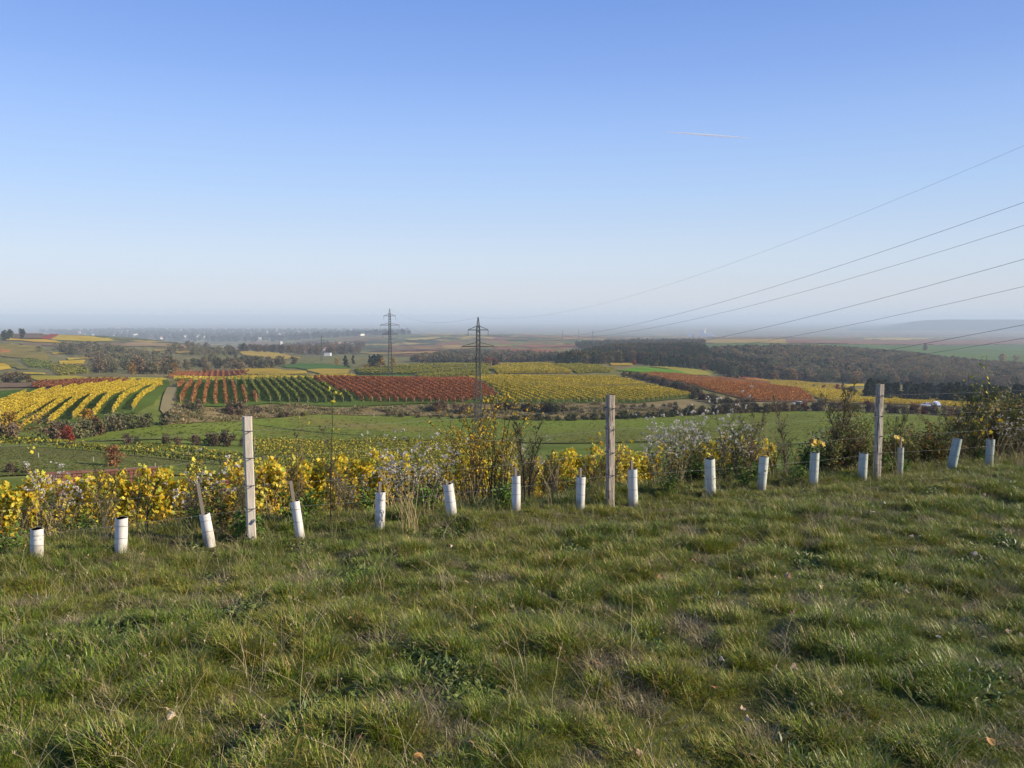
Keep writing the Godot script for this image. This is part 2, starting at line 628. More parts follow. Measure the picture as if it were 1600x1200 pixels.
# ------------------------------------------------------------------ power line
func pylon(label: String, at: Vector3, turn: float) -> Node3D:
	var o := thing("pylon", label, "pylon", at, turn, "lattice pylons of the power line")
	var steel := mat("steel", Color(0.055, 0.06, 0.058), 0.6, false)
	var tall := 29.0
	var half := func(y: float) -> float: return lerpf(0.98, 0.42, minf(y / 17.0, 1.0)) if y < 17.0 else lerpf(0.42, 0.36, (y - 17.0) / 9.0) if y < 26.0 else lerpf(0.36, 0.05, (y - 26.0) / 3.0)
	for s in [[-1, -1], [1, -1], [1, 1], [-1, 1]]:
		var m := MB.new()
		var ys := [0.0, 17.0, 26.0, 29.0]
		for i in 3:
			var a: float = half.call(ys[i])
			var b: float = half.call(ys[i + 1])
			m.tube(Vector3(s[0] * a, ys[i], s[1] * a), Vector3(s[0] * b, ys[i + 1], s[1] * b), 0.085, 0.075, Color.WHITE, 4)
		part(o, "leg", m.mesh(), steel)
	var br := MB.new()
	var y := 0.0
	while y < 26.5:
		var st: float = maxf(1.0, (half.call(y) as float) * 2.3)
		var a: float = half.call(y)
		var b: float = half.call(minf(y + st, 28.9))
		for f in 4:
			var q := Basis(Vector3.UP, f * PI / 2)
			br.tube(q * Vector3(-a, y, a), q * Vector3(b, y + st, b), 0.045, 0.045, Color.WHITE, 3)
			br.tube(q * Vector3(a, y, a), q * Vector3(-b, y + st, b), 0.045, 0.045, Color.WHITE, 3)
		y += st
	part(o, "bracing", br.mesh(), steel)
	var arms := [[26.1, 2.35], [22.4, 3.8], [18.8, 2.95]]
	for k in 3:
		var m := MB.new()
		var ay: float = arms[k][0]
		var reach: float = arms[k][1]
		var a: float = half.call(ay)
		for s in [-1.0, 1.0]:
			for z in [-1.0, 1.0]:
				m.tube(Vector3(s * a, ay, z * a), Vector3(s * reach, ay, 0), 0.09, 0.09, Color.WHITE, 4)
				m.tube(Vector3(s * a, ay + 0.85, z * a), Vector3(s * reach, ay + 0.05, 0), 0.05, 0.05, Color.WHITE, 4)
			m.tube(Vector3(-a, ay, s * a), Vector3(a, ay, s * a), 0.08, 0.08, Color.WHITE, 4)
		var arm := part(o, "cross_arm", m.mesh(), steel)
		for s in [-1.0, 1.0]:
			var ins := MB.new()
			for i in 9:
				var yy := -0.1 - i * 0.14
				ins.tube(Vector3(s * reach, ay + yy, 0), Vector3(s * reach, ay + yy - 0.07, 0), 0.085, 0.1, Color(0.07, 0.06, 0.055), 6)
				ins.tube(Vector3(s * reach, ay + yy - 0.07, 0), Vector3(s * reach, ay + yy - 0.14, 0), 0.05, 0.05, Color(0.07, 0.06, 0.055), 4)
			part(arm, "insulator", ins.mesh(mat("insulator", Color.WHITE, 0.35)))
	return o


func cable(label: String, p0: Vector3, p1: Vector3, sag: float, r: float, group: String, called := "power_cable", mt: Material = null) -> void:
	var m := MB.new()
	var n := 40
	var last := p0
	for i in range(1, n + 1):
		var t := float(i) / n
		var p := p0.lerp(p1, t) + Vector3.DOWN * sag * 4.0 * t * (1.0 - t)
		m.tube(last, p, r, r, Color.WHITE, 4)
		last = p
	single(called, m.mesh(mt if mt else mat("cable", Color(0.13, 0.14, 0.15), 0.45, false)), label, called.replace("_", " "), group)


# ------------------------------------------------------------------ buildings
func house_far(x: float, d: float, w: float, dp: float, h: float, wall: Color, roof: Color, turn: float, label: String, group: String, called := "house", flat := false) -> void:
	var o := thing(called, label, "building" if called != "house" else "house", G(x, d), turn, group)
	var m := MB.new()
	m.box(Transform3D(Basis(), Vector3(0, h * 0.5 - 0.5, 0)), Vector3(w, h + 1.0, dp), Color.WHITE)
	part(o, "wall", m.mesh(), mat("wall " + wall.to_html(), wall, 0.9, false))
	m = MB.new()
	if flat:
		m.box(Transform3D(Basis(), Vector3(0, h + 0.15, 0)), Vector3(w + 0.4, 0.3, dp + 0.4), Color.WHITE)
	else:
		var e := dp * 0.56
		var rh := dp * 0.42
		var hw := w * 0.53
		m.quad4(Vector3(-hw, h - 0.1, e), Vector3(hw, h - 0.1, e), Vector3(hw, h + rh, 0), Vector3(-hw, h + rh, 0), Color.WHITE)
		m.quad4(Vector3(hw, h - 0.1, -e), Vector3(-hw, h - 0.1, -e), Vector3(-hw, h + rh, 0), Vector3(hw, h + rh, 0), Color.WHITE)
		for s in [-1.0, 1.0]:
			m.tri(Vector3(s * hw * 0.96, h - 0.1, e), Vector3(s * hw * 0.96, h - 0.1, -e), Vector3(s * hw * 0.96, h + rh, 0), Color.WHITE)
	part(o, "roof", m.mesh(), mat("roof " + roof.to_html(), roof, 0.9, false))


func tiled_house(called: String, label: String, a: Vector3, b: Vector3, ground: float, run: float, pitch: float) -> void:
	# a and b are the two ends of the ridge
	var mid := (a + b) * 0.5
	var ln := a.distance_to(b)
	var turn := -atan2(b.z - a.z, b.x - a.x)
	var o := thing(called, label, "house", Vector3(mid.x, ground, mid.z), turn)
	var ry := mid.y - ground
	var drop := run * tan(pitch)
	var wall_h := ry - drop
	var plaster := mat("plaster", Color(0.55, 0.52, 0.46), 0.9, false)
	var m := MB.new()
	var hw := ln * 0.5 - 0.25
	var rd := run - 0.35
	m.box(Transform3D(Basis(), Vector3(0, wall_h * 0.5, 0)), Vector3(hw * 2.0, wall_h, rd * 2.0), Color.WHITE)
	for s in [-1.0, 1.0]:
		m.tri(Vector3(s * hw, wall_h, rd), Vector3(s * hw, wall_h, -rd), Vector3(s * hw, ry - 0.2, 0), Color.WHITE)
	part(o, "wall", m.mesh(), plaster)
	var clay := [Color(0.2, 0.082, 0.045), Color(0.175, 0.07, 0.04), Color(0.22, 0.095, 0.052)]
	var rf := MB.new()
	for s in [-1.0, 1.0]:
		rf.quad4(Vector3(-ln * 0.5, ry - 0.08, 0), Vector3(ln * 0.5, ry - 0.08, 0), Vector3(ln * 0.5, ry - drop - 0.08, s * run), Vector3(-ln * 0.5, ry - drop - 0.08, s * run), Color(0.2, 0.07, 0.04))
	var roof := part(o, "roof", rf.mesh(mat("clay", Color.WHITE, 0.8)))
	# pantiles: real curved tiles in courses, joined
	var tl := MB.new()
	var cols := int(ln / 0.24)
	var rows := int(run / cos(pitch) / 0.36)
	for s in [-1.0, 1.0]:
		var down := Vector3(0, -sin(pitch), s * cos(pitch))
		var up := Vector3(0, cos(pitch), s * sin(pitch))
		for r in rows:
			for c in cols:
				var p := Vector3(-ln * 0.5 + (c + 0.5) * ln / cols, ry, 0) + down * (r * 0.36)
				var col := vary(pick(clay), 0.14)
				var w := ln / cols * 0.5
				var pr := [Vector2(-w, 0.0), Vector2(-w * 0.4, -0.012), Vector2(w * 0.25, 0.016), Vector2(w * 0.98, 0.014)]
				for i in 3:
					tl.quad4(p + Vector3(pr[i].x, 0, 0) + up * (pr[i].y + 0.01), p + Vector3(pr[i + 1].x, 0, 0) + up * (pr[i + 1].y + 0.01), p + Vector3(pr[i + 1].x, 0, 0) + down * 0.37 + up * (pr[i + 1].y + 0.05), p + Vector3(pr[i].x, 0, 0) + down * 0.37 + up * (pr[i].y + 0.05), col)
				tl.quad4(p + Vector3(-w, 0, 0) + down * 0.37 + up * 0.05, p + Vector3(w, 0, 0) + down * 0.37 + up * 0.06, p + Vector3(w, 0, 0) + down * 0.37 + up * 0.02, p + Vector3(-w, 0, 0) + down * 0.37 + up * 0.0, col)
	var tiles := part(roof, "pantiles", tl.mesh(mat("clay", Color.WHITE, 0.8)))
	tiles.set_meta("kind", "stuff")
	var rt := MB.new()
	var n := int(ln / 0.345)
	for i in 7:
		var a0 := PI * i / 6.0
		if i < 6:
			var a1 := PI * (i + 1) / 6.0
			var q0 := Vector3(0, sin(a0) * 0.12, cos(a0) * 0.14)
			var q1 := Vector3(0, sin(a1) * 0.12, cos(a1) * 0.14)
			rt.quad4(q0 + Vector3(-0.19, 0, 0), q1 + Vector3(-0.19, 0, 0), q1 * 1.22 + Vector3(0.17, 0, 0), q0 * 1.22 + Vector3(0.17, 0, 0), Color.WHITE)
			rt.quad4(q0 * 1.22 + Vector3(0.17, 0, 0), q1 * 1.22 + Vector3(0.17, 0, 0), q1 * 0.9 + Vector3(0.17, 0, 0), q0 * 0.9 + Vector3(0.17, 0, 0), Color.WHITE)
	var tm := rt.mesh()
	for i in n:
		var t := part(roof, "ridge_tile", tm, mat("ridge %d" % (i % 3), clay[i % 3], 0.8, false))
		t.position = Vector3(-ln * 0.5 + (i + 0.5) * ln / n, ry - 0.02, 0)
	var bb := MB.new()
	for s in [-1.0, 1.0]:
		for e in [-1.0, 1.0]:
			var p0 := Vector3(e * (ln * 0.5 + 0.02), ry - 0.05, 0)
			var p1 := Vector3(e * (ln * 0.5 + 0.02), ry - drop - 0.05, s * run)
			var md := (p0 + p1) * 0.5
			bb.box(Transform3D(Basis(Vector3.RIGHT, s * pitch), md), Vector3(0.04, 0.2, p0.distance_to(p1)), Color.WHITE)
	part(o, "barge_board", bb.mesh(), mat("board", Color(0.05, 0.04, 0.035), 0.8, false))


func car(label: String, x: float, d: float, turn: float, paint: Color, van := false) -> void:
	var o := thing("parked_car", label, "car", G(x, d, 0.25), turn, "")
	var m := MB.new()
	var pr: Array = [[-2.05, 0.35], [-2.08, 0.85], [-1.75, 0.95], [-1.05, 1.02], [-0.45, 1.46], [1.2, 1.5], [1.85, 1.05], [2.05, 0.95], [2.08, 0.35]]
	if van:
		pr = [[-2.2, 0.35], [-2.25, 0.95], [-1.8, 1.1], [-1.1, 1.95], [2.2, 2.0], [2.25, 0.35], [2.2, 0.34], [2.0, 0.33], [1.9, 0.33]]
	for i in pr.size():
		var p: Array = pr[i]
		var q: Array = pr[(i + 1) % pr.size()]
		var wp: float = 0.84 if p[1] < 1.1 else 0.68
		var wq: float = 0.84 if q[1] < 1.1 else 0.68
		m.quad4(Vector3(p[0], p[1], -wp), Vector3(q[0], q[1], -wq), Vector3(q[0], q[1], wq), Vector3(p[0], p[1], wp), Color.WHITE)
		for s in [-1.0, 1.0]:
			m.tri(Vector3(0, 0.7, s * 0.86), Vector3(p[0], p[1], s * wp), Vector3(q[0], q[1], s * wq), Color.WHITE)
	part(o, "body", m.mesh(), mat("car " + paint.to_html(), paint, 0.3, false))
	var g := MB.new()
	for s in [-1.0, 1.0]:
		g.quad4(Vector3(-0.85, 1.06, s * 0.85), Vector3(1.5, 1.06, s * 0.85), Vector3(1.15, 1.42, s * 0.73), Vector3(-0.4, 1.4, s * 0.73), Color.WHITE)
	g.quad4(Vector3(-1.03, 1.05, -0.68), Vector3(-1.03, 1.05, 0.68), Vector3(-0.5, 1.43, 0.6), Vector3(-0.5, 1.43, -0.6), Color.WHITE)
	part(o, "window", g.mesh(), mat("car glass", Color(0.02, 0.022, 0.025), 0.1, false))
	for s in [[-1.3, -1.0], [-1.3, 1.0], [1.3, -1.0], [1.3, 1.0]]:
		var w := MB.new()
		w.tube(Vector3(s[0], 0.3, s[1] * 0.68), Vector3(s[0], 0.3, s[1] * 0.88), 0.31, 0.31, Color.WHITE, 12)
		part(o, "wheel", w.mesh(), mat("tyre", Color(0.02, 0.02, 0.02), 0.9, false))


# ------------------------------------------------------------------ plants close by
func lobed(m: MB, p: Vector3, s: float, facing: Vector3, col: Color) -> void:
	# a vine leaf: five lobes round the stalk, folded a little along its middle
	var f := facing.normalized()
	var a := f.cross(Vector3.UP if absf(f.y) < 0.9 else Vector3.RIGHT).normalized().rotated(f, R.randf() * TAU)
	var b := f.cross(a)
	var rad := [0.5, 0.95, 0.62, 1.05, 0.72, 1.2, 0.72, 1.05, 0.62, 0.95, 0.5]
	var k := m.v.size()
	m.v.append(p)
	m.c.append(col)
	var cup := R.randf_range(0.05, 0.4)
	for i in 11:
		var an := PI * 1.08 + TAU * 0.92 * i / 10.0 - PI * 0.5 + 0.13
		var r: float = rad[i] * s
		var side := cos(an) * r
		m.v.append(p + a * side + b * sin(an) * r + f * absf(side) * cup)
		m.c.append(col)
	for i in 10:
		m.ix.append_array(PackedInt32Array([k, k + 1 + i, k + 2 + i]))


func leaf2(m: MB, p: Vector3, dir: Vector3, ln: float, w: float, col: Color) -> void:
	# a small pointed leaf of two halves
	var d := dir.normalized()
	var side := d.cross(bas_a[R.randi() & 1023]).normalized() * w
	var lift := d.cross(side).normalized() * w * 0.4
	var tip := p + d * ln
	var md := p + d * ln * 0.45
	var k := m.v.size()
	m.v.append(p); m.v.append(md + side + lift); m.v.append(tip); m.v.append(md - side + lift)
	for i in 4:
		m.c.append(col)
	m.ix.append_array(PackedInt32Array([k, k + 1, k + 2, k, k + 2, k + 3]))


func stalk(m: MB, pts: Array, r: float, col: Color) -> void:
	for i in pts.size() - 1:
		m.tube(pts[i], pts[i + 1], r * (1.0 - 0.7 * i / pts.size()), r * (1.0 - 0.7 * (i + 1) / pts.size()), col, 3)


func curve(base: Vector3, tip: Vector3, n: int, wob: float) -> Array:
	var out := []
	for i in n + 1:
		var t := float(i) / n
		var p := base.lerp(tip, t)
		p.x = base.x + (tip.x - base.x) * t * t + R.randf_range(-wob, wob) * t
		p.z = base.z + (tip.z - base.z) * t * t + R.randf_range(-wob, wob) * t
		out.append(p)
	return out


func aster(sd: int) -> Array:
	R.seed = sd
	var st := MB.new()
	var lf := MB.new()
	var fl := MB.new()
	for i in R.randi_range(7, 11):
		var an := R.randf() * TAU
		var h := R.randf_range(0.55, 1.0)
		var line := curve(Vector3(R.randfn(0, 0.07), 0, R.randfn(0, 0.07)), Vector3(cos(an) * 0.34, h, sin(an) * 0.34), 6, 0.02)
		stalk(st, line, 0.005, Color(0.13, 0.12, 0.06))
		for k in 26:
			var s := R.randf_range(0.05, 0.75) * 5.99
			var p: Vector3 = (line[int(s)] as Vector3).lerp(line[int(s) + 1], s - int(s))
			leaf2(lf, p, Vector3(R.randf_range(-1, 1), R.randf_range(-0.1, 0.8), R.randf_range(-1, 1)), R.randf_range(0.04, 0.085), 0.008, vary(pick([Color(0.09, 0.12, 0.05), Color(0.13, 0.14, 0.07), Color(0.2, 0.17, 0.09)]), 0.25))
		for k in 6:
			var p: Vector3 = (line[4] as Vector3).lerp(line[6], R.randf())
			var q := p + Vector3(R.randf_range(-0.11, 0.11), R.randf_range(0.02, 0.14), R.randf_range(-0.11, 0.11))
			st.tube(p, q, 0.0015, 0.001, Color(0.16, 0.14, 0.08), 3)
			for w in 3:
				var c := q + Vector3(R.randfn(0, 0.012), R.randfn(0, 0.01), R.randfn(0, 0.012))
				for z in 5:
					leafq(fl, c + bas_a[R.randi() & 1023] * 0.008, 0.0062, vary(Color(0.52, 0.5, 0.44), 0.15))
	return [st.mesh(mat("bark", Color.WHITE, 0.9)), lf.mesh(foliage()), fl.mesh(mat("fluff", Color.WHITE, 1.0, true, 0.5))]


func mugwort(sd: int, col: Array) -> Array:
	R.seed = sd
	var st := MB.new()
	var lf := MB.new()
	for i in R.randi_range(2, 4):
		var h := R.randf_range(0.85, 1.25) * (1.0 if i == 0 else 0.8)
		var an := R.randf() * TAU
		var line := curve(Vector3(R.randfn(0, 0.05), 0, R.randfn(0, 0.05)), Vector3(cos(an) * 0.2, h, sin(an) * 0.2), 8, 0.012)
		stalk(st, line, 0.008, Color(0.09, 0.06, 0.045))
		for k in 30:
			var f := R.randf_range(0.18, 0.99)
			var s := f * 7.99
			var p: Vector3 = (line[int(s)] as Vector3).lerp(line[int(s) + 1], s - int(s))
			var ba := R.randf() * TAU
			var bl := lerpf(0.34, 0.07, f) * R.randf_range(0.7, 1.2)
			var q := p + Vector3(cos(ba) * bl * 0.55, bl * 0.85, sin(ba) * bl * 0.55)
			st.tube(p, q, 0.0028, 0.0012, Color(0.1, 0.075, 0.05), 3)
			for w in 12:
				var c := p.lerp(q, R.randf_range(0.15, 1.0))
				leaf2(lf, c, Vector3(R.randf_range(-1, 1), R.randf_range(0.0, 1.2), R.randf_range(-1, 1)), R.randf_range(0.014, 0.036), 0.005, vary(pick(col), 0.3))
	return [st.mesh(mat("bark", Color.WHITE, 0.9)), lf.mesh(foliage())]


func bramble(sd: int, col: Array, high: float, wide: float, n: int, size: float) -> Array:
	R.seed = sd
	var st := MB.new()
	var lf := MB.new()
	for i in 12:
		var an := R.randf() * TAU
		var line := curve(Vector3(R.randfn(0, 0.08), 0, R.randfn(0, 0.08)), Vector3(cos(an) * wide * R.randf_range(0.3, 1.0), high * R.randf_range(0.4, 1.0), sin(an) * wide * R.randf_range(0.3, 1.0)), 6, 0.03)
		stalk(st, line, 0.005, Color(0.1, 0.065, 0.04))
		for k in n / 12:
			var s := pow(R.randf(), 0.7) * 5.99
			var p: Vector3 = (line[int(s)] as Vector3).lerp(line[int(s) + 1], s - int(s)) + bas_a[R.randi() & 1023] * R.randf() * 0.09
			leaf2(lf, p, Vector3(R.randf_range(-1, 1), R.randf_range(-0.5, 0.6), R.randf_range(-1, 1)), size * R.randf_range(0.7, 1.4), size * 0.38, vary(pick(col), 0.3))
	return [st.mesh(mat("bark", Color.WHITE, 0.9)), lf.mesh(foliage())]


func dry_weed(sd: int) -> Array:
	R.seed = sd
	var st := MB.new()
	var lf := MB.new()
	for i in R.randi_range(6, 12):
		var an := R.randf() * TAU
		var h := R.randf_range(0.35, 0.85)
		var line := curve(Vector3(R.randfn(0, 0.06), 0, R.randfn(0, 0.06)), Vector3(cos(an) * 0.22, h, sin(an) * 0.22), 5, 0.012)
		stalk(st, line, 0.003, vary(Color(0.34, 0.27, 0.15), 0.2))
		for k in 14:
			var s := R.randf_range(0.55, 1.0) * 4.99
			var p: Vector3 = (line[int(s)] as Vector3).lerp(line[int(s) + 1], s - int(s))
			leaf2(lf, p, Vector3(R.randf_range(-0.6, 0.6), 1, R.randf_range(-0.6, 0.6)), 0.03, 0.004, vary(Color(0.36, 0.28, 0.16), 0.25))
	return [st.mesh(mat("bark", Color.WHITE, 0.9)), lf.mesh(foliage())]


func yellow_shrub(sd: int) -> Array:
	R.seed = sd
	var st := MB.new()
	var lf := MB.new()
	for i in 16:
		var an := R.randf() * TAU
		var rr := R.randf_range(0.1, 0.55)
		var h := R.randf_range(0.75, 1.35)
		var line := curve(Vector3(R.randfn(0, 0.12), 0, R.randfn(0, 0.12)), Vector3(cos(an) * rr, h, sin(an) * rr), 7, 0.03)
		stalk(st, line, 0.006, Color(0.08, 0.06, 0.05))
		for k in 46:
			var s := R.randf_range(0.3, 1.0) * 6.99
			var p: Vector3 = (line[int(s)] as Vector3).lerp(line[int(s) + 1], s - int(s)) + bas_a[R.randi() & 1023] * R.randf() * 0.07
			leaf2(lf, p, Vector3(R.randf_range(-1, 1), R.randf_range(-0.3, 1), R.randf_range(-1, 1)), R.randf_range(0.025, 0.045), 0.012, vary(pick([Color(0.45, 0.29, 0.035), Color(0.5, 0.36, 0.05), Color(0.3, 0.19, 0.03), Color(0.25, 0.2, 0.04)]), 0.25))
	return [st.mesh(mat("bark", Color.WHITE, 0.9)), lf.mesh(foliage())]


func vine_shoot(sd: int, high: float, n: int, col: Array) -> Array:
	R.seed = sd
	var st := MB.new()
	var lf := MB.new()
	var line := curve(Vector3.ZERO, Vector3(R.randf_range(-0.08, 0.08), high, R.randf_range(-0.08, 0.08)), 10, 0.02)
	stalk(st, line, 0.006, Color(0.12, 0.08, 0.05))
	for k in n:
		var s := R.randf_range(0.45, 1.0) * 9.99
		var p: Vector3 = (line[int(s)] as Vector3).lerp(line[int(s) + 1], s - int(s))
		var q := p + Vector3(R.randf_range(-0.07, 0.07), R.randf_range(-0.02, 0.05), R.randf_range(-0.07, 0.07))
		st.tube(p, q, 0.0015, 0.001, Color(0.2, 0.14, 0.05), 3)
		lobed(lf, q, R.randf_range(0.015, 0.027), Vector3(R.randf_range(-1, 1), R.randf_range(0.0, 0.9), 1.0), vary(pick(col), 0.2))
	return [st.mesh(mat("bark", Color.WHITE, 0.9)), lf.mesh(foliage())]


func grapevine(sd: int, col: Array, n := 2200) -> Array:
	R.seed = sd
	var st := MB.new()
	var lf := MB.new()
	stalk(st, curve(Vector3(0, -0.1, 0), Vector3(0.05, 0.75, 0), 5, 0.03), 0.03, Color(0.08, 0.06, 0.045))
	for i in 12:
		var x := -0.62 + i * 0.113 + R.randf_range(-0.05, 0.05)
		var h := R.randf_range(1.2, 1.62)
		var line := curve(Vector3(x * 0.8, 0.4, 0), Vector3(x + R.randf_range(-0.15, 0.15), h, R.randf_range(-0.22, 0.22)), 6, 0.03)
		stalk(st, line, 0.006, Color(0.12, 0.08, 0.05))
		for k in n / 12:
			var s := pow(R.randf(), 0.8) * 5.99
			var p: Vector3 = (line[int(s)] as Vector3).lerp(line[int(s) + 1], s - int(s)) + Vector3(R.randfn(0, 0.1), R.randfn(0, 0.09) - 0.08, R.randfn(0, 0.13)) * (1.0 - 0.11 * s)
			lobed(lf, p, R.randf_range(0.024, 0.044), Vector3(R.randf_range(-0.6, 1.0), R.randf_range(-0.1, 0.9), R.randf_range(-0.3, 1.0)), vary(pick(col), 0.25))
	return [st.mesh(mat("bark", Color.WHITE, 0.9)), lf.mesh(mat("vine leaf", Color.WHITE, 0.55, true, 0.9))]


var stock := {}
var marks := [["first tube", 0.18], ["second tube", 0.78], ["leaning third tube", 1.48], ["pale post", 1.83], ["slim leaning tube", 2.26], ["upright fifth tube", 3.01], ["sixth tube", 3.76], ["narrow tube by the ochre shrub", 4.48], ["tube before the cracked post", 5.26], ["cracked post", 5.65], ["tube past the cracked post", 5.96], ["tube by the white seed heads", 7.08], ["tube before the dark weeds", 7.88], ["tube under yellow leaves", 8.77], ["half hidden tube", 9.67], ["shaded post", 9.96], ["thin tube", 10.42], ["leaning grey tube", 11.52], ["farthest tube", 12.39]]


func nearest_mark(t: float, q: float) -> String:
	var best := 99.0
	var said := ""
	for m in marks:
		if absf(t - m[1]) < best:
			best = absf(t - m[1])
			said = m[0]
	if best > 0.6:
		return "beyond the " + said
	return ("close to the " if q < 0.8 else "behind the " if q < 1.6 else "well behind the ") + said


func weed(kind: String, t: float, q: float, s: float, label: String, group := "", turn := -1.0) -> Node3D:
	if not stock.has(kind):
		var st := R.state
		var set_of := []
		for i in 3:
			var sd := kind.hash() % 9000 + i * 31
			match kind:
				"aster_plant": set_of.append(aster(sd))
				"dark_weed": set_of.append(mugwort(sd, [Color(0.11, 0.125, 0.05), Color(0.155, 0.145, 0.07), Color(0.125, 0.1, 0.06)]))
				"green_weed": set_of.append(mugwort(sd, [Color(0.08, 0.12, 0.035), Color(0.11, 0.15, 0.05), Color(0.07, 0.09, 0.035)]))
				"bramble_bush": set_of.append(bramble(sd, [Color(0.075, 0.12, 0.03), Color(0.1, 0.15, 0.04), Color(0.16, 0.1, 0.04), Color(0.26, 0.18, 0.05), Color(0.13, 0.08, 0.04)], 0.75, 0.55, 560, 0.045))
				"olive_bush": set_of.append(bramble(sd, [Color(0.18, 0.22, 0.07), Color(0.25, 0.25, 0.085), Color(0.14, 0.18, 0.055), Color(0.34, 0.28, 0.09), Color(0.2, 0.18, 0.08)], 1.0, 0.5, 1100, 0.032))
				"leafy_weed": set_of.append(bramble(sd, [Color(0.09, 0.17, 0.03), Color(0.12, 0.2, 0.045), Color(0.08, 0.13, 0.03)], 0.42, 0.32, 300, 0.05))
				"dry_weed": set_of.append(dry_weed(sd))
				"yellow_shrub": set_of.append(yellow_shrub(sd))
				"vine_shoot": set_of.append(vine_shoot(sd, 1.35, 12, [Color(0.4, 0.4, 0.06), Color(0.5, 0.42, 0.05), Color(0.22, 0.26, 0.05)]))
				"leaf_spray": set_of.append(vine_shoot(sd, 0.5, 9, [Color(0.62, 0.42, 0.03), Color(0.66, 0.5, 0.06)]))
		R.state = st
		stock[kind] = set_of
	var set_of: Array = stock[kind]
	var o := thing(kind, label, "shrub" if kind == "yellow_shrub" or kind.ends_with("_bush") else "plant", fence(t, q), R.randf() * TAU if turn < 0.0 else turn, group)
	var v: Array = set_of[R.randi() % set_of.size()]
	var names := ["stem", "leaves", "flower_heads"]
	for i in v.size():
		var piece := part(o, names[i], v[i])
		if i:
			piece.set_meta("kind", "stuff")
	o.scale = Vector3(s, s, s)
	return o


# ------------------------------------------------------------------ grass
func tuft(sd: int, n: int, rad: float, lo: float, hi: float, w: float, pal: Array, flop := 0.6) -> ArrayMesh:
	R.seed = sd
	var m := MB.new()
	for i in n:
		var an := R.randf() * TAU
		var rr := rad * sqrt(R.randf())
		var out := Vector3(cos(an), 0, sin(an))
		var dirn := out.rotated(Vector3.UP, R.randf_range(-1.6, 1.6))
		var h := R.randf_range(lo, hi)
		m.blade(out * rr, dirn, h, w * R.randf_range(0.7, 1.25), h * flop * R.randf_range(0.3, 1.4), vary(pick(pal), 0.22))
	return m.mesh(mat("grass", Color.WHITE, 0.46, true, 0.5, 0.42))


func rosette(sd: int) -> ArrayMesh:
	R.seed = sd
	var m := MB.new()
	for i in 16:
		var an := R.randf() * TAU
		var dv := Vector3(cos(an), R.randf_range(0.15, 0.9), sin(an))
		leaf2(m, Vector3(R.randfn(0, 0.02), R.randf_range(0.004, 0.02), R.randfn(0, 0.02)), dv, R.randf_range(0.02, 0.05), R.randf_range(0.006, 0.011), vary(pick([Color(0.11, 0.17, 0.035), Color(0.14, 0.2, 0.045), Color(0.16, 0.19, 0.055)]), 0.2))
	return m.mesh(mat("grass", Color.WHITE, 0.46, true, 0.5, 0.42))


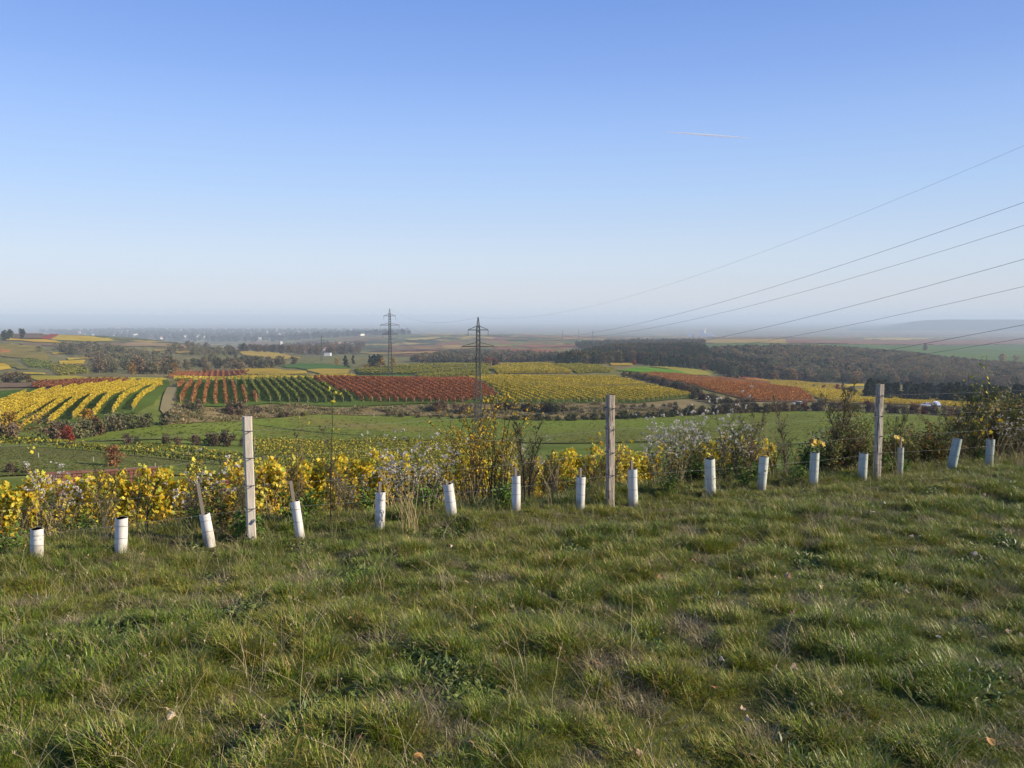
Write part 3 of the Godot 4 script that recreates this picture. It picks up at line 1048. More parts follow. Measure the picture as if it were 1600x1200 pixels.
func grass() -> void:
	var green := [Color(0.115, 0.18, 0.018), Color(0.145, 0.215, 0.024), Color(0.092, 0.14, 0.017), Color(0.17, 0.22, 0.034), Color(0.18, 0.21, 0.038), Color(0.2, 0.2, 0.055), Color(0.26, 0.22, 0.09)]
	var dry := [Color(0.27, 0.22, 0.11), Color(0.21, 0.17, 0.085), Color(0.34, 0.29, 0.16), Color(0.14, 0.135, 0.05)]
	var kinds := []
	for i in 4:
		kinds.append(tuft(100 + i, 60, 0.055, 0.012, 0.034, 0.0012, green, 1.2))
	for i in 3:
		kinds.append(tuft(200 + i, 50, 0.05, 0.02, 0.056, 0.0013, green, 1.0))
	for i in 2:
		kinds.append(tuft(300 + i, 34, 0.08, 0.012, 0.055, 0.0014, dry, 1.8))
	for i in 2:
		kinds.append(tuft(400 + i, 22, 0.05, 0.07, 0.21, 0.0014, green + dry, 0.6))
	kinds.append(rosette(500))
	var places := []
	var tints := []
	for i in kinds.size():
		places.append([] as Array[Transform3D])
		tints.append(PackedColorArray())
	R.seed = 5
	var d := 1.6
	while d < 17.0:
		var step := 0.031 if d < 5.0 else 0.037 if d < 8.0 else 0.045
		var half := d * 0.76 + 3.4
		var x := -half
		while x < half:
			var px := x + R.randf_range(-0.5, 0.5) * step
			var pd := d + R.randf_range(-0.5, 0.5) * step
			x += step
			var q := past(px, pd)
			var outer := absf(px) > d * 0.7 + 0.9
			if q > 1.6 or outer and R.randf() > 0.42:
				continue
			var a := n_low.get_noise_2d(px * 38.0, pd * 38.0)
			var b := n_fine.get_noise_2d(px * 55.0, pd * 55.0)
			var edge := smoothstep(-2.2, -0.1, q)
			var k := R.randi() % 4
			var clump := n_fine.get_noise_2d(px * 62.0, pd * 62.0 + 500.0)
			var tall := 0.45 * a + 0.95 * clump + R.randf_range(-0.14, 0.14)
			if tall > 0.12:
				k = 4 + R.randi() % 3
			if b + R.randf_range(-0.25, 0.25) > 0.40:
				k = 7 + R.randi() % 2
			if R.randf() < 0.012 + edge * 0.13:
				k = 9 + R.randi() % 2
			if tall < 0.1 and n_mid.get_noise_2d(px * 40.0, pd * 40.0) + R.randf_range(-0.2, 0.2) > 0.46:
				k = 11
			var s := R.randf_range(0.8, 1.2) * clampf(0.85 + 1.5 * tall, 0.5, 1.75)
			if k >= 7:
				s = R.randf_range(0.7, 1.2)
			if k == 9 or k == 10:
				s *= 0.42 + 0.3 * edge
			if outer:
				s *= 1.4
			if q > -0.9 and q < 0.3:
				s *= 0.8
			var hue := clampf(0.5 + 1.1 * n_fine.get_noise_2d(px * 14.0 + 90.0, pd * 14.0), 0.0, 1.0)
			var tint := Color(0.98, 1.05, 0.75).lerp(Color(1.4, 1.2, 0.92), hue)
			if k >= 7:
				tint = Color(1, 1, 1)
			places[k].append(Transform3D(Basis(Vector3.UP, R.randf() * TAU).rotated(Vector3(R.randf_range(-1, 1), 0, R.randf_range(-1, 1)).normalized(), R.randf_range(0.0, 0.35)).scaled(Vector3(s, s * R.randf_range(0.8, 1.2), s)), G(px, pd, -0.004)))
			tints[k].append(vary(tint, 0.12))
		d += step
	var total := 0
	for i in kinds.size():
		total += places[i].size()
		var called := "grass" if i < 7 else "dry_grass" if i < 11 else "clover_leaves"
		stuff(called, kinds[i], places[i], tints[i], ["short green meadow grass on the slope", "dry straw coloured grass on the slope", "small broad leaved weeds among the grass"][int(i > 6) + int(i > 10)], "grass")
	print("tufts ", total)
	# long dry stems that stand out of the turf
	R.seed = 77
	var stems: Array[ArrayMesh] = []
	for i in 4:
		var m := MB.new()
		for k in R.randi_range(1, 4):
			var an := R.randf() * TAU
			var h := R.randf_range(0.10, 0.26)
			var line := curve(Vector3(R.randfn(0, 0.03), 0, R.randfn(0, 0.03)), Vector3(cos(an) * h * 0.6, h, sin(an) * h * 0.6), 6, 0.008)
			stalk(m, line, 0.0009, vary(Color(0.36, 0.31, 0.19), 0.15))
			if k == 0:
				for w in 8:
					leaf2(m, (line[5] as Vector3).lerp(line[6], R.randf()), Vector3(R.randf_range(-0.5, 0.5), 1, R.randf_range(-0.5, 0.5)), 0.012, 0.002, Color(0.4, 0.33, 0.2))
		stems.append(m.mesh(mat("bark", Color.WHITE, 0.9)))
	for i in 4:
		var pl: Array[Transform3D] = []
		var ti := PackedColorArray()
		for k in 280:
			var dd := R.randf_range(2.6, 12.5)
			var xx := R.randf_range(-0.7, 0.7) * dd
			if past(xx, dd) > 0.3:
				continue
			var s := R.randf_range(0.6, 1.3)
			pl.append(Transform3D(Basis(Vector3.UP, R.randf() * TAU).scaled(Vector3(s, s, s)), G(xx, dd)))
			ti.append(Color.WHITE)
		stuff("dry_grass_stems", stems[i], pl, ti, "thin pale dry stems standing out of the grass", "grass")


func fallen_leaves() -> void:
	R.seed = 909
	var shapes := []
	for i in 4:
		var m := MB.new()
		var k := 0
		m.v.append(Vector3(0, 0.012, 0))
		m.c.append(Color.WHITE)
		for j in 11:
			var an := TAU * j / 10.0
			var r: float = [0.034, 0.026, 0.02, 0.024, 0.018, 0.012, 0.018, 0.024, 0.02, 0.026, 0.034][j] * 1.05
			m.v.append(Vector3(cos(an) * r, 0.010 * sin(an * 2.0 + i) + R.randf_range(0.0, 0.012), sin(an) * r * 0.85))
			m.c.append(Color.WHITE)
		for j in 10:
			m.ix.append_array(PackedInt32Array([k, k + 1 + j, k + 2 + j]))
		shapes.append(m.mesh())
	var cols := [Color(0.5, 0.33, 0.2), Color(0.34, 0.14, 0.05), Color(0.55, 0.42, 0.28), Color(0.42, 0.22, 0.06)]
	for i in 300:
		var d := R.randf_range(2.7, 10.5)
		var x := R.randf_range(-0.62, 0.66) * d
		if past(x, d) > -0.8 or R.randf() > 0.3 + 0.4 * (x / d + 0.6):
			continue
		var kind := R.randi() % 4
		var o := single("fallen_leaf", shapes[R.randi() % 4], ["pale tan fallen leaf caught in the short grass", "rust brown fallen leaf lying in the grass", "cream curled fallen leaf resting on the turf", "orange brown fallen leaf among grass blades"][kind], "leaf", "fallen leaves in the grass", mat("dead leaf %d" % kind, cols[kind], 0.8, false, 0.3))
		o.position = G(x, d, R.randf_range(0.015, 0.05))
		o.rotation = Vector3(R.randf_range(-0.9, 0.9), R.randf() * TAU, R.randf_range(-0.9, 0.9))
		o.scale = Vector3.ONE * R.randf_range(0.5, 1.0)


# ------------------------------------------------------------------ posts, wires and grow tubes
func wood_texture() -> ImageTexture:
	var im := Image.create(64, 256, false, Image.FORMAT_RGB8)
	var f := FastNoiseLite.new()
	f.seed = 4
	f.frequency = 0.05
	for y in 256:
		for x in 64:
			var g := 0.5 + 0.42 * f.get_noise_2d(x * 5.0, y * 0.35) + 0.3 * f.get_noise_2d(x * 14.0 + 300.0, y * 1.4)
			var crack := 1.0 - 0.75 * smoothstep(0.28, 0.4, absf(f.get_noise_2d(x * 3.2 + 900.0, y * 0.16))) 
			g = clampf((0.74 + 0.26 * g) * lerpf(1.0, crack, 0.7), 0.05, 1.0)
			im.set_pixel(x, y, Color(g, g * 0.97, g * 0.93))
	return ImageTexture.create_from_image(im)


func concrete_texture() -> ImageTexture:
	var im := Image.create(128, 128, false, Image.FORMAT_RGB8)
	for y in 128:
		for x in 128:
			var g := clampf(0.88 + 0.13 * n_fine.get_noise_2d(x * 3.0, y * 1.0) + 0.12 * n_fine.get_noise_2d(x * 19.0, y * 17.0), 0.4, 1.0)
			im.set_pixel(x, y, Color(g, g * 0.985, g * 0.96))
	return ImageTexture.create_from_image(im)


func post(label: String, t: float, top: float, size: float, turn: float, lean: float, col: Color, wires: Array, plain := false) -> void:
	var at := fence(t)
	var o := thing("trellis_post", label, "post", at, turn, "")
	o.rotation.z = lean
	var h := top - at.y
	var s := size * 0.5
	var m := MB.new()
	var k := 0.008
	var ring := [Vector2(-s + k, -s), Vector2(s - k, -s), Vector2(s, -s + k), Vector2(s, s - k), Vector2(s - k, s), Vector2(-s + k, s), Vector2(-s, s - k), Vector2(-s, -s + k)]
	for i in 8:
		var a: Vector2 = ring[i]
		var b: Vector2 = ring[(i + 1) % 8]
		for j in 6:
			var y0 := -0.3 + (h + 0.3) * j / 6.0
			var y1 := -0.3 + (h + 0.3) * (j + 1) / 6.0
			var w0 := 0.002 * sin(j * 2.3)
			var w1 := 0.002 * sin((j + 1) * 2.3)
			m.quad4(Vector3(a.x + w0, y0, a.y), Vector3(b.x + w0, y0, b.y), Vector3(b.x + w1, y1, b.y), Vector3(a.x + w1, y1, a.y), Color.WHITE)
	for i in range(1, 7):
		m.tri(Vector3(ring[0].x, h, ring[0].y), Vector3(ring[i].x, h, ring[i].y), Vector3(ring[i + 1].x, h + (0.01 if i < 4 else 0.0), ring[i + 1].y), Color(0.9, 0.9, 0.9))
	var w := mat("post " + col.to_html(), col, 0.85, true)
	if not plain:
		w.albedo_texture = mats.wood_tex.albedo_texture
	else:
		w.albedo_texture = mats.concrete.albedo_texture
	w.uv1_triplanar = true
	w.uv1_scale = Vector3(5.0, 1.1, 5.0)
	part(o, "shaft", m.mesh(), w)
	for y in wires:
		var n := MB.new()
		var hy: float = y - at.y
		for i in 4:
			var p0: Vector2 = [Vector2(-1, -1), Vector2(1, -1), Vector2(1, 1), Vector2(-1, 1)][i] * (s + 0.004)
			var p1: Vector2 = [Vector2(1, -1), Vector2(1, 1), Vector2(-1, 1), Vector2(-1, -1)][i] * (s + 0.004)
			n.tube(Vector3(p0.x, hy + 0.006 * sin(i * 2.0), p0.y), Vector3(p1.x, hy + 0.006 * sin((i + 1) * 2.0), p1.y), 0.003, 0.003, Color.WHITE, 4)
		n.tube(Vector3(s * 0.2, hy - 0.012, s), Vector3(s * 0.2, hy - 0.012, s + 0.018), 0.005, 0.004, Color.WHITE, 5)
		part(o, "wire_tie", n.mesh(), mat("rusty wire", Color(0.06, 0.05, 0.045), 0.7, false))


func grow_tube(label: String, t: float, top: float, r: float, lean: float, col: Color, stake := 0.0, leaves := false, tilt := 0.0) -> void:
	var at := fence(t)
	var o := thing("grow_tube", label, "plant guard", at, 0.0, "")
	o.rotation = Vector3(tilt, 0, lean)
	var h := top - at.y
	var m := MB.new()
	var n := 20
	var k := R.randi()
	for side in 2:
		var rr := r if side == 0 else r - 0.004
		for j in 7:
			for i in n + 1:
				var an := TAU * i / n
				var y := -0.05 + (h + 0.05) * j / 6.0
				var dent := 1.0 + 0.03 * sin(an * 2.0 + j * 0.9 + k % 7) + 0.02 * sin(an * 5.0 + j)
				var sy := y + (0.0025 * sin(an * 3.0 + k % 5) if j == 6 else 0.0)
				m.v.append(Vector3(cos(an) * rr * dent, sy, sin(an) * rr * dent))
				m.n.append(Vector3(cos(an), 0, sin(an)) * (1.0 if side == 0 else -1.0))
				var g := 1.0 - 0.10 * maxf(0.0, sin(an * 7.0 + j * 1.3 + k % 11)) 
				var dirt := clampf(0.75 - y / 0.16 + 0.9 * n_fine.get_noise_3d(an * 9.0 + k % 97, y * 160.0, 0.0), 0.0, 0.75) + 0.25 * maxf(0.0, n_fine.get_noise_3d(an * 14.0, y * 90.0 + k % 89, 5.0))
				m.c.append(Color(g, g, g * 0.97).lerp(Color(0.36, 0.33, 0.24), clampf(dirt, 0.0, 0.8)))
		var b := side * 7 * (n + 1)
		for j in 6:
			for i in n:
				var p := b + j * (n + 1) + i
				m.ix.append_array(PackedInt32Array([p, p + 1, p + n + 1, p + 1, p + n + 2, p + n + 1]))
	for i in n:
		var p := 6 * (n + 1) + i
		var q := 7 * (n + 1) + p
		m.ix.append_array(PackedInt32Array([p, p + 1, q, p + 1, q + 1, q]))
	part(o, "tube", m.mesh(), mat("tube " + col.to_html(), col, 0.45, true, 0.25))
	for f in [0.45, 0.78]:
		var w := MB.new()
		for i in 16:
			var a0 := TAU * i / 16
			var a1 := TAU * (i + 1) / 16
			w.tube(Vector3(cos(a0) * (r + 0.003), h * f + 0.008 * sin(a0), sin(a0) * (r + 0.003)), Vector3(cos(a1) * (r + 0.003), h * f + 0.008 * sin(a1), sin(a1) * (r + 0.003)), 0.0011, 0.0011, Color.WHITE, 4)
		part(o, "tie_wire", w.mesh(), mat("rusty wire", Color(0.06, 0.05, 0.045), 0.7, false))
	if stake > 0.0:
		var s := MB.new()
		var sh := stake - at.y
		s.box(Transform3D(Basis(Vector3.UP, 0.5), Vector3(-r * 0.2, sh * 0.5, r * 0.2)), Vector3(0.028, sh, 0.024), Color(0.8, 0.8, 0.8))
		var st := part(o, "stake", s.mesh(), mat("stake", Color(0.22, 0.19, 0.155), 0.9, true))
		st.set_meta("label", "weathered wooden stake rising out of the tube")
	if leaves:
		var l := MB.new()
		for i in 7:
			lobed(l, Vector3(R.randf_range(-0.09, 0.09), h + R.randf_range(0.03, 0.15), R.randf_range(-0.05, 0.09)), R.randf_range(0.03, 0.045), Vector3(R.randf_range(-0.4, 1), 0.5, 1), vary(Color(0.65, 0.45, 0.03), 0.2))
		var sl := part(o, "leaves", l.mesh(mat("vine leaf", Color.WHITE, 0.55, true, 0.9)))
		sl.set_meta("label", "bright yellow vine leaves above the tube")


func clear_sky() -> ImageTexture:
	# clear autumn air: colours by height above the horizon (degrees), a little paler towards the sun
	var steps := [[-90.0, Color8(96, 92, 74)], [-0.5, Color8(150, 156, 162)], [0.0, Color8(205, 215, 228)], [1.5, Color8(215, 222, 231)], [4.0, Color8(209, 225, 242)], [8.5, Color8(181, 211, 250)], [12.6, Color8(159, 194, 249)], [16.0, Color8(140, 177, 241)], [20.3, Color8(121, 160, 230)], [32.0, Color8(92, 136, 214)], [60.0, Color8(62, 106, 190)], [90.0, Color8(54, 96, 180)]]
	var im := Image.create(256, 720, false, Image.FORMAT_RGBF)
	for y in 720:
		var e := 90.0 - (y + 0.5) * 0.25
		var k := 0
		while k < steps.size() - 2 and e > steps[k + 1][0]:
			k += 1
		var c: Color = (steps[k][1] as Color).srgb_to_linear().lerp((steps[k + 1][1] as Color).srgb_to_linear(), clampf((e - steps[k][0]) / (steps[k + 1][0] - steps[k][0]), 0.0, 1.0))
		for x in 256:
			var az := ((x + 0.5) / 256.0 - 0.5) * TAU
			var f := (1.0 + 0.10 * cos(az - 1.6)) / 1.7
			im.set_pixel(x, y, Color(c.r * f, c.g * f, c.b * f))
	return ImageTexture.create_from_image(im)


func _ready() -> void:
	# ---------------------------------------------------------------- camera, sky, sun, exposure
	var cam := Camera3D.new()
	cam.name = "camera"
	cam.fov = rad_to_deg(2.0 * atan(600.0 / 1300.0))
	cam.near = 0.05
	cam.far = 60000.0
	add_child(cam)
	cam.position = Vector3(0, EYE, 0)
	cam.rotation = Vector3(-atan(103.0 / 1300.0), 0, 0)
	cam.current = true
	var sky := PanoramaSkyMaterial.new()
	sky.panorama = clear_sky()
	var env := Environment.new()
	env.background_mode = Environment.BG_SKY
	env.sky = Sky.new()
	env.sky.sky_material = sky
	env.tonemap_mode = Environment.TONE_MAPPER_LINEAR
	env.tonemap_exposure = 1.7
	env.sdfgi_enabled = true
	env.ssao_enabled = true
	env.ssil_enabled = true
	env.fog_enabled = true
	env.fog_density = 0.00013
	env.fog_light_color = Color(0.86, 0.94, 1.0)
	var we := WorldEnvironment.new()
	we.name = "world"
	we.environment = env
	add_child(we)
	var sun := DirectionalLight3D.new()
	sun.name = "sun"
	sun.light_energy = 1.6
	sun.light_color = Color(1.0, 0.93, 0.82)
	sun.light_angular_distance = 0.5
	sun.shadow_enabled = true
	add_child(sun)
	var az := deg_to_rad(92.0)
	var el := deg_to_rad(25.0)
	sun.look_at_from_position(Vector3(sin(az) * cos(el), sin(el), -cos(az) * cos(el)) * 100.0, Vector3.ZERO)

	# ---------------------------------------------------------------- noise, shared materials
	R.seed = 1
	for nn in [[n_low, 11, 0.012], [n_mid, 12, 0.02], [n_fine, 13, 0.035]]:
		nn[0].seed = nn[1]
		nn[0].frequency = nn[2]
		nn[0].fractal_octaves = 3
	n_cell.noise_type = FastNoiseLite.TYPE_CELLULAR
	n_cell.cellular_return_type = FastNoiseLite.RETURN_CELL_VALUE
	n_cell.frequency = 0.006
	n_cell.seed = 3
	for v in NODES:
		logs.append(log(float(v)))
	for i in 1024:
		var a := Vector3(R.randfn(), R.randfn(), R.randfn()).normalized()
		bas_a.append(a)
		bas_b.append(a.cross(Vector3(R.randfn(), R.randfn(), R.randfn())).normalized())
	var soil := mat("soil", Color.WHITE, 1.0, true, 0.0, 0.0)
	soil.resource_name = "soil"
	var wt := mat("wood_tex", Color.WHITE, 0.9, false)
	wt.albedo_texture = wood_texture()
	mat("concrete", Color.WHITE, 0.9, false).albedo_texture = concrete_texture()

	terrain()
	fields()
	power_line()
	woods()
	settlements()
	slope_plants()
	trellis()
	weeds()
	grass()
	fallen_leaves()


func fields() -> void:
	var leaf_y := [Color(0.55, 0.40, 0.035), Color(0.48, 0.36, 0.04), Color(0.6, 0.46, 0.06), Color(0.4, 0.34, 0.05)]
	var leaf_yg := [Color(0.26, 0.26, 0.04), Color(0.33, 0.29, 0.045), Color(0.16, 0.19, 0.035), Color(0.4, 0.33, 0.05)]
	var leaf_g := [Color(0.075, 0.115, 0.03), Color(0.095, 0.14, 0.035), Color(0.06, 0.09, 0.025)]
	var leaf_gt := [Color(0.2, 0.22, 0.05), Color(0.14, 0.17, 0.04)]
	var leaf_r := [Color(0.26, 0.085, 0.045), Color(0.2, 0.065, 0.04), Color(0.33, 0.13, 0.055), Color(0.16, 0.075, 0.04), Color(0.2, 0.13, 0.05)]
	var leaf_or := [Color(0.34, 0.17, 0.06), Color(0.24, 0.17, 0.05), Color(0.3, 0.105, 0.045), Color(0.42, 0.2, 0.07), Color(0.26, 0.1, 0.05)]
	var leaf_o := [Color(0.42, 0.18, 0.05), Color(0.36, 0.14, 0.045), Color(0.46, 0.24, 0.06), Color(0.28, 0.11, 0.045)]
	var turf := Color(0.075, 0.115, 0.028)
	var dir := Vector2(-0.35, 1.0)
	sheet("meadow", "long bright green meadow in the hollow beyond the fence", [-70.1,133.3, -73.1,148.5, -69.7,157.9, -66.2,170.9, -62.1,200.3, -50.4,216.9, -35.7,230.3, -18.0,233.1, 0.0,234.1, 18.6,239.8, 39.1,252.4, 60.8,262.0, 86.1,278.2, 110.9,286.7, 129.2,278.2, 146.0,277.4, 132.0,243.4, 88.6,190.4, 57.7,185.9, 29.5,190.1, -6.0,192.7, -33.5,180.1, -44.4,173.2, -51.8,162.9, -58.0,149.6, -65.7,141.1], Color(0.12, 0.165, 0.03), Color(0.115, 0.125, 0.035), 0.3, Vector3(-37, 208, 24))
	sheet("vineyard_ground", "grass between the rows of the yellow vineyard", [-139.0,224.9, -140.2,245.3, -139.6,266.0, -144.3,311.8, -169,407, -104.5,253.5, -80.6,186.2, -77.6,171.4, -83.8,159.1, -86.9,151.6, -88.7,143.0], turf)
	vine_rows([-133.3,215.6, -133.4,233.5, -129.9,247.5, -127.5,270.8, -131.1,313.6, -95.3,223.5, -78.9,171.4, -82.1,167.1, -86.3,161.5, -88.1,153.7, -90.0,145.2], dir, 3.3, 1.6, leaf_y, "bright yellow vine row curving over the hump beside the hedge", "rows of the yellow vineyard on the hump", 64.0, 0.1, [], 0.5, 0.25)
	sheet("vineyard_ground", "grass between the red and green vine rows", [-79.5,195.9, -105.5,260.4, -163,451, -146,498, -73,471, -6,402, 53,434, 70.9,316.4, 44.0,284.5, 10.3,266.3, -30.6,247.1, -65.8,223.8], turf)
	vine_rows([-80.4,199.1, -109.6,272.0, -107.3,310.3, -68.0,224.5], dir, 2.6, 1.75, leaf_or, "rust orange vine row beside the green rows", "rows of the rust orange vines", 46.0, 0.125, [], 0.35, 0.34)
	vine_rows([-67.4,224.8, -107.3,310.3, -79.9,321.7, -45.8,243.1], dir, 2.6, 1.8, leaf_g, "dark green vine row with pale top between red blocks", "rows of the green vines", 60.0, 0.125, leaf_gt, 0.3, 0.38)
	vine_rows([-44.9,243.8, -78.9,321.7, -24.6,398.0, -4.2,274.4, -15.9,256.5], dir, 2.6, 1.75, leaf_r, "dark red vine row behind the tall pylon", "rows of the red vineyard", 38.0, 0.13, [Color(0.36, 0.13, 0.05), Color(0.28, 0.1, 0.045)], 0.35, 0.27)
	vine_rows([-13.8,255.8, -2.1,275.7, -23.2,395.6, 52,421, 69.9,318.3, 44.2,286.2, 10.3,267.5], dir, 3.0, 1.6, leaf_yg + [leaf_g[1], leaf_y[3], leaf_g[0]], "yellow green vine row in the wide middle vineyard", "rows of the yellow green vineyard", 38.0, 0.125, leaf_y, 0.45, 0.2)
	vine_rows([-177,434, -157,496, -94,497, -88,466, -144,468, -124.8,311.0], Vector2(1, 0.02), 3.4, 1.6, leaf_y, "yellow vine row along the crest behind the red and green rows", "yellow crest rows", 12.0, 0.24)
	sheet("vineyard_ground", "ground of the orange vineyard on the slope", [76,492, 113,564, 176,672, 208,674, 120.0,326.8, 92.0,313.4, 83.9,350.6, 80,433], Color(0.16, 0.09, 0.04))
	vine_rows([74,482, 109,545, 174,663, 206,667, 120.5,330.2, 93.4,316.2, 85.2,353.8, 81,434], dir, 2.7, 1.7, leaf_o, "orange vine row on the slope beyond the shrubs", "rows of the orange vineyard", 28.0, 0.145)
	sheet("vineyard_ground", "ground of the yellow vineyard below the pines", [182,675, 239,705, 271,674, 239,515, 253,468, 249,402, 197.5,319.1, 171.4,325.8, 145.2,323.9, 123.1,324.9, 130.6,363.5, 206,667], Color(0.17, 0.15, 0.045))
	vine_rows([182,670, 237,699, 268,667, 233,502, 248,459, 242.0,391.2, 199.8,322.9, 175.5,333.7, 148.5,331.3, 125.2,329.3, 132.8,369.0, 207,668], dir, 2.9, 1.7, leaf_y, "yellow vine row on the slope below the dark pines", "rows of the yellow vineyard below the pines", 24.0, 0.16)
	# the slope in front of the meadow
	sheet("vineyard_ground", "green strip between the low vine rows", [-71.7,115.5, -62.9,119.0, -51.1,121.7, -39.7,121.5, -35.9,109.9, -43.5,93.2, -50.0,80.2], Color(0.12, 0.15, 0.04), Color(0.1, 0.105, 0.04), 0.4)
	vine_rows([-48.9,156.8, -29.1,178.6, -1.5,188.8, 2.6,164.5, 0.0,136.8, -20.5,131.6, -40.1,128.3], Vector2(1, 0.08), 4.2, 1.7, [Color(0.38, 0.32, 0.045), Color(0.26, 0.25, 0.04), Color(0.5, 0.38, 0.05), Color(0.15, 0.17, 0.035)], "green and gold vine row below the meadow", "low rows below the meadow", 34.0, 0.1)
	var stretch := -1
	for r in [[-71.7,115.5, -61.5,118.1, -49.0,119.0, -38.0,117.7], [-57.1,125.8, -49.7,127.9, -40.5,125.4], [-37.2,118.4, -23.9,128.2, -10.1,129.7]]:
		stretch += 1
		for i in range(0, r.size() - 2, 2):
			vine_row(Vector2(r[i], r[i + 1]), Vector2(r[i + 2], r[i + 3]), 1.6, [Color(0.36, 0.32, 0.05), Color(0.25, 0.25, 0.04), Color(0.46, 0.37, 0.055), Color(0.15, 0.18, 0.035)], nth(1 + int(i / 2)) + " stretch, " + nth(1 + stretch) + " green gold vine row on the slope above the red roof", "low rows above the red roof", 40.0, 0.12)
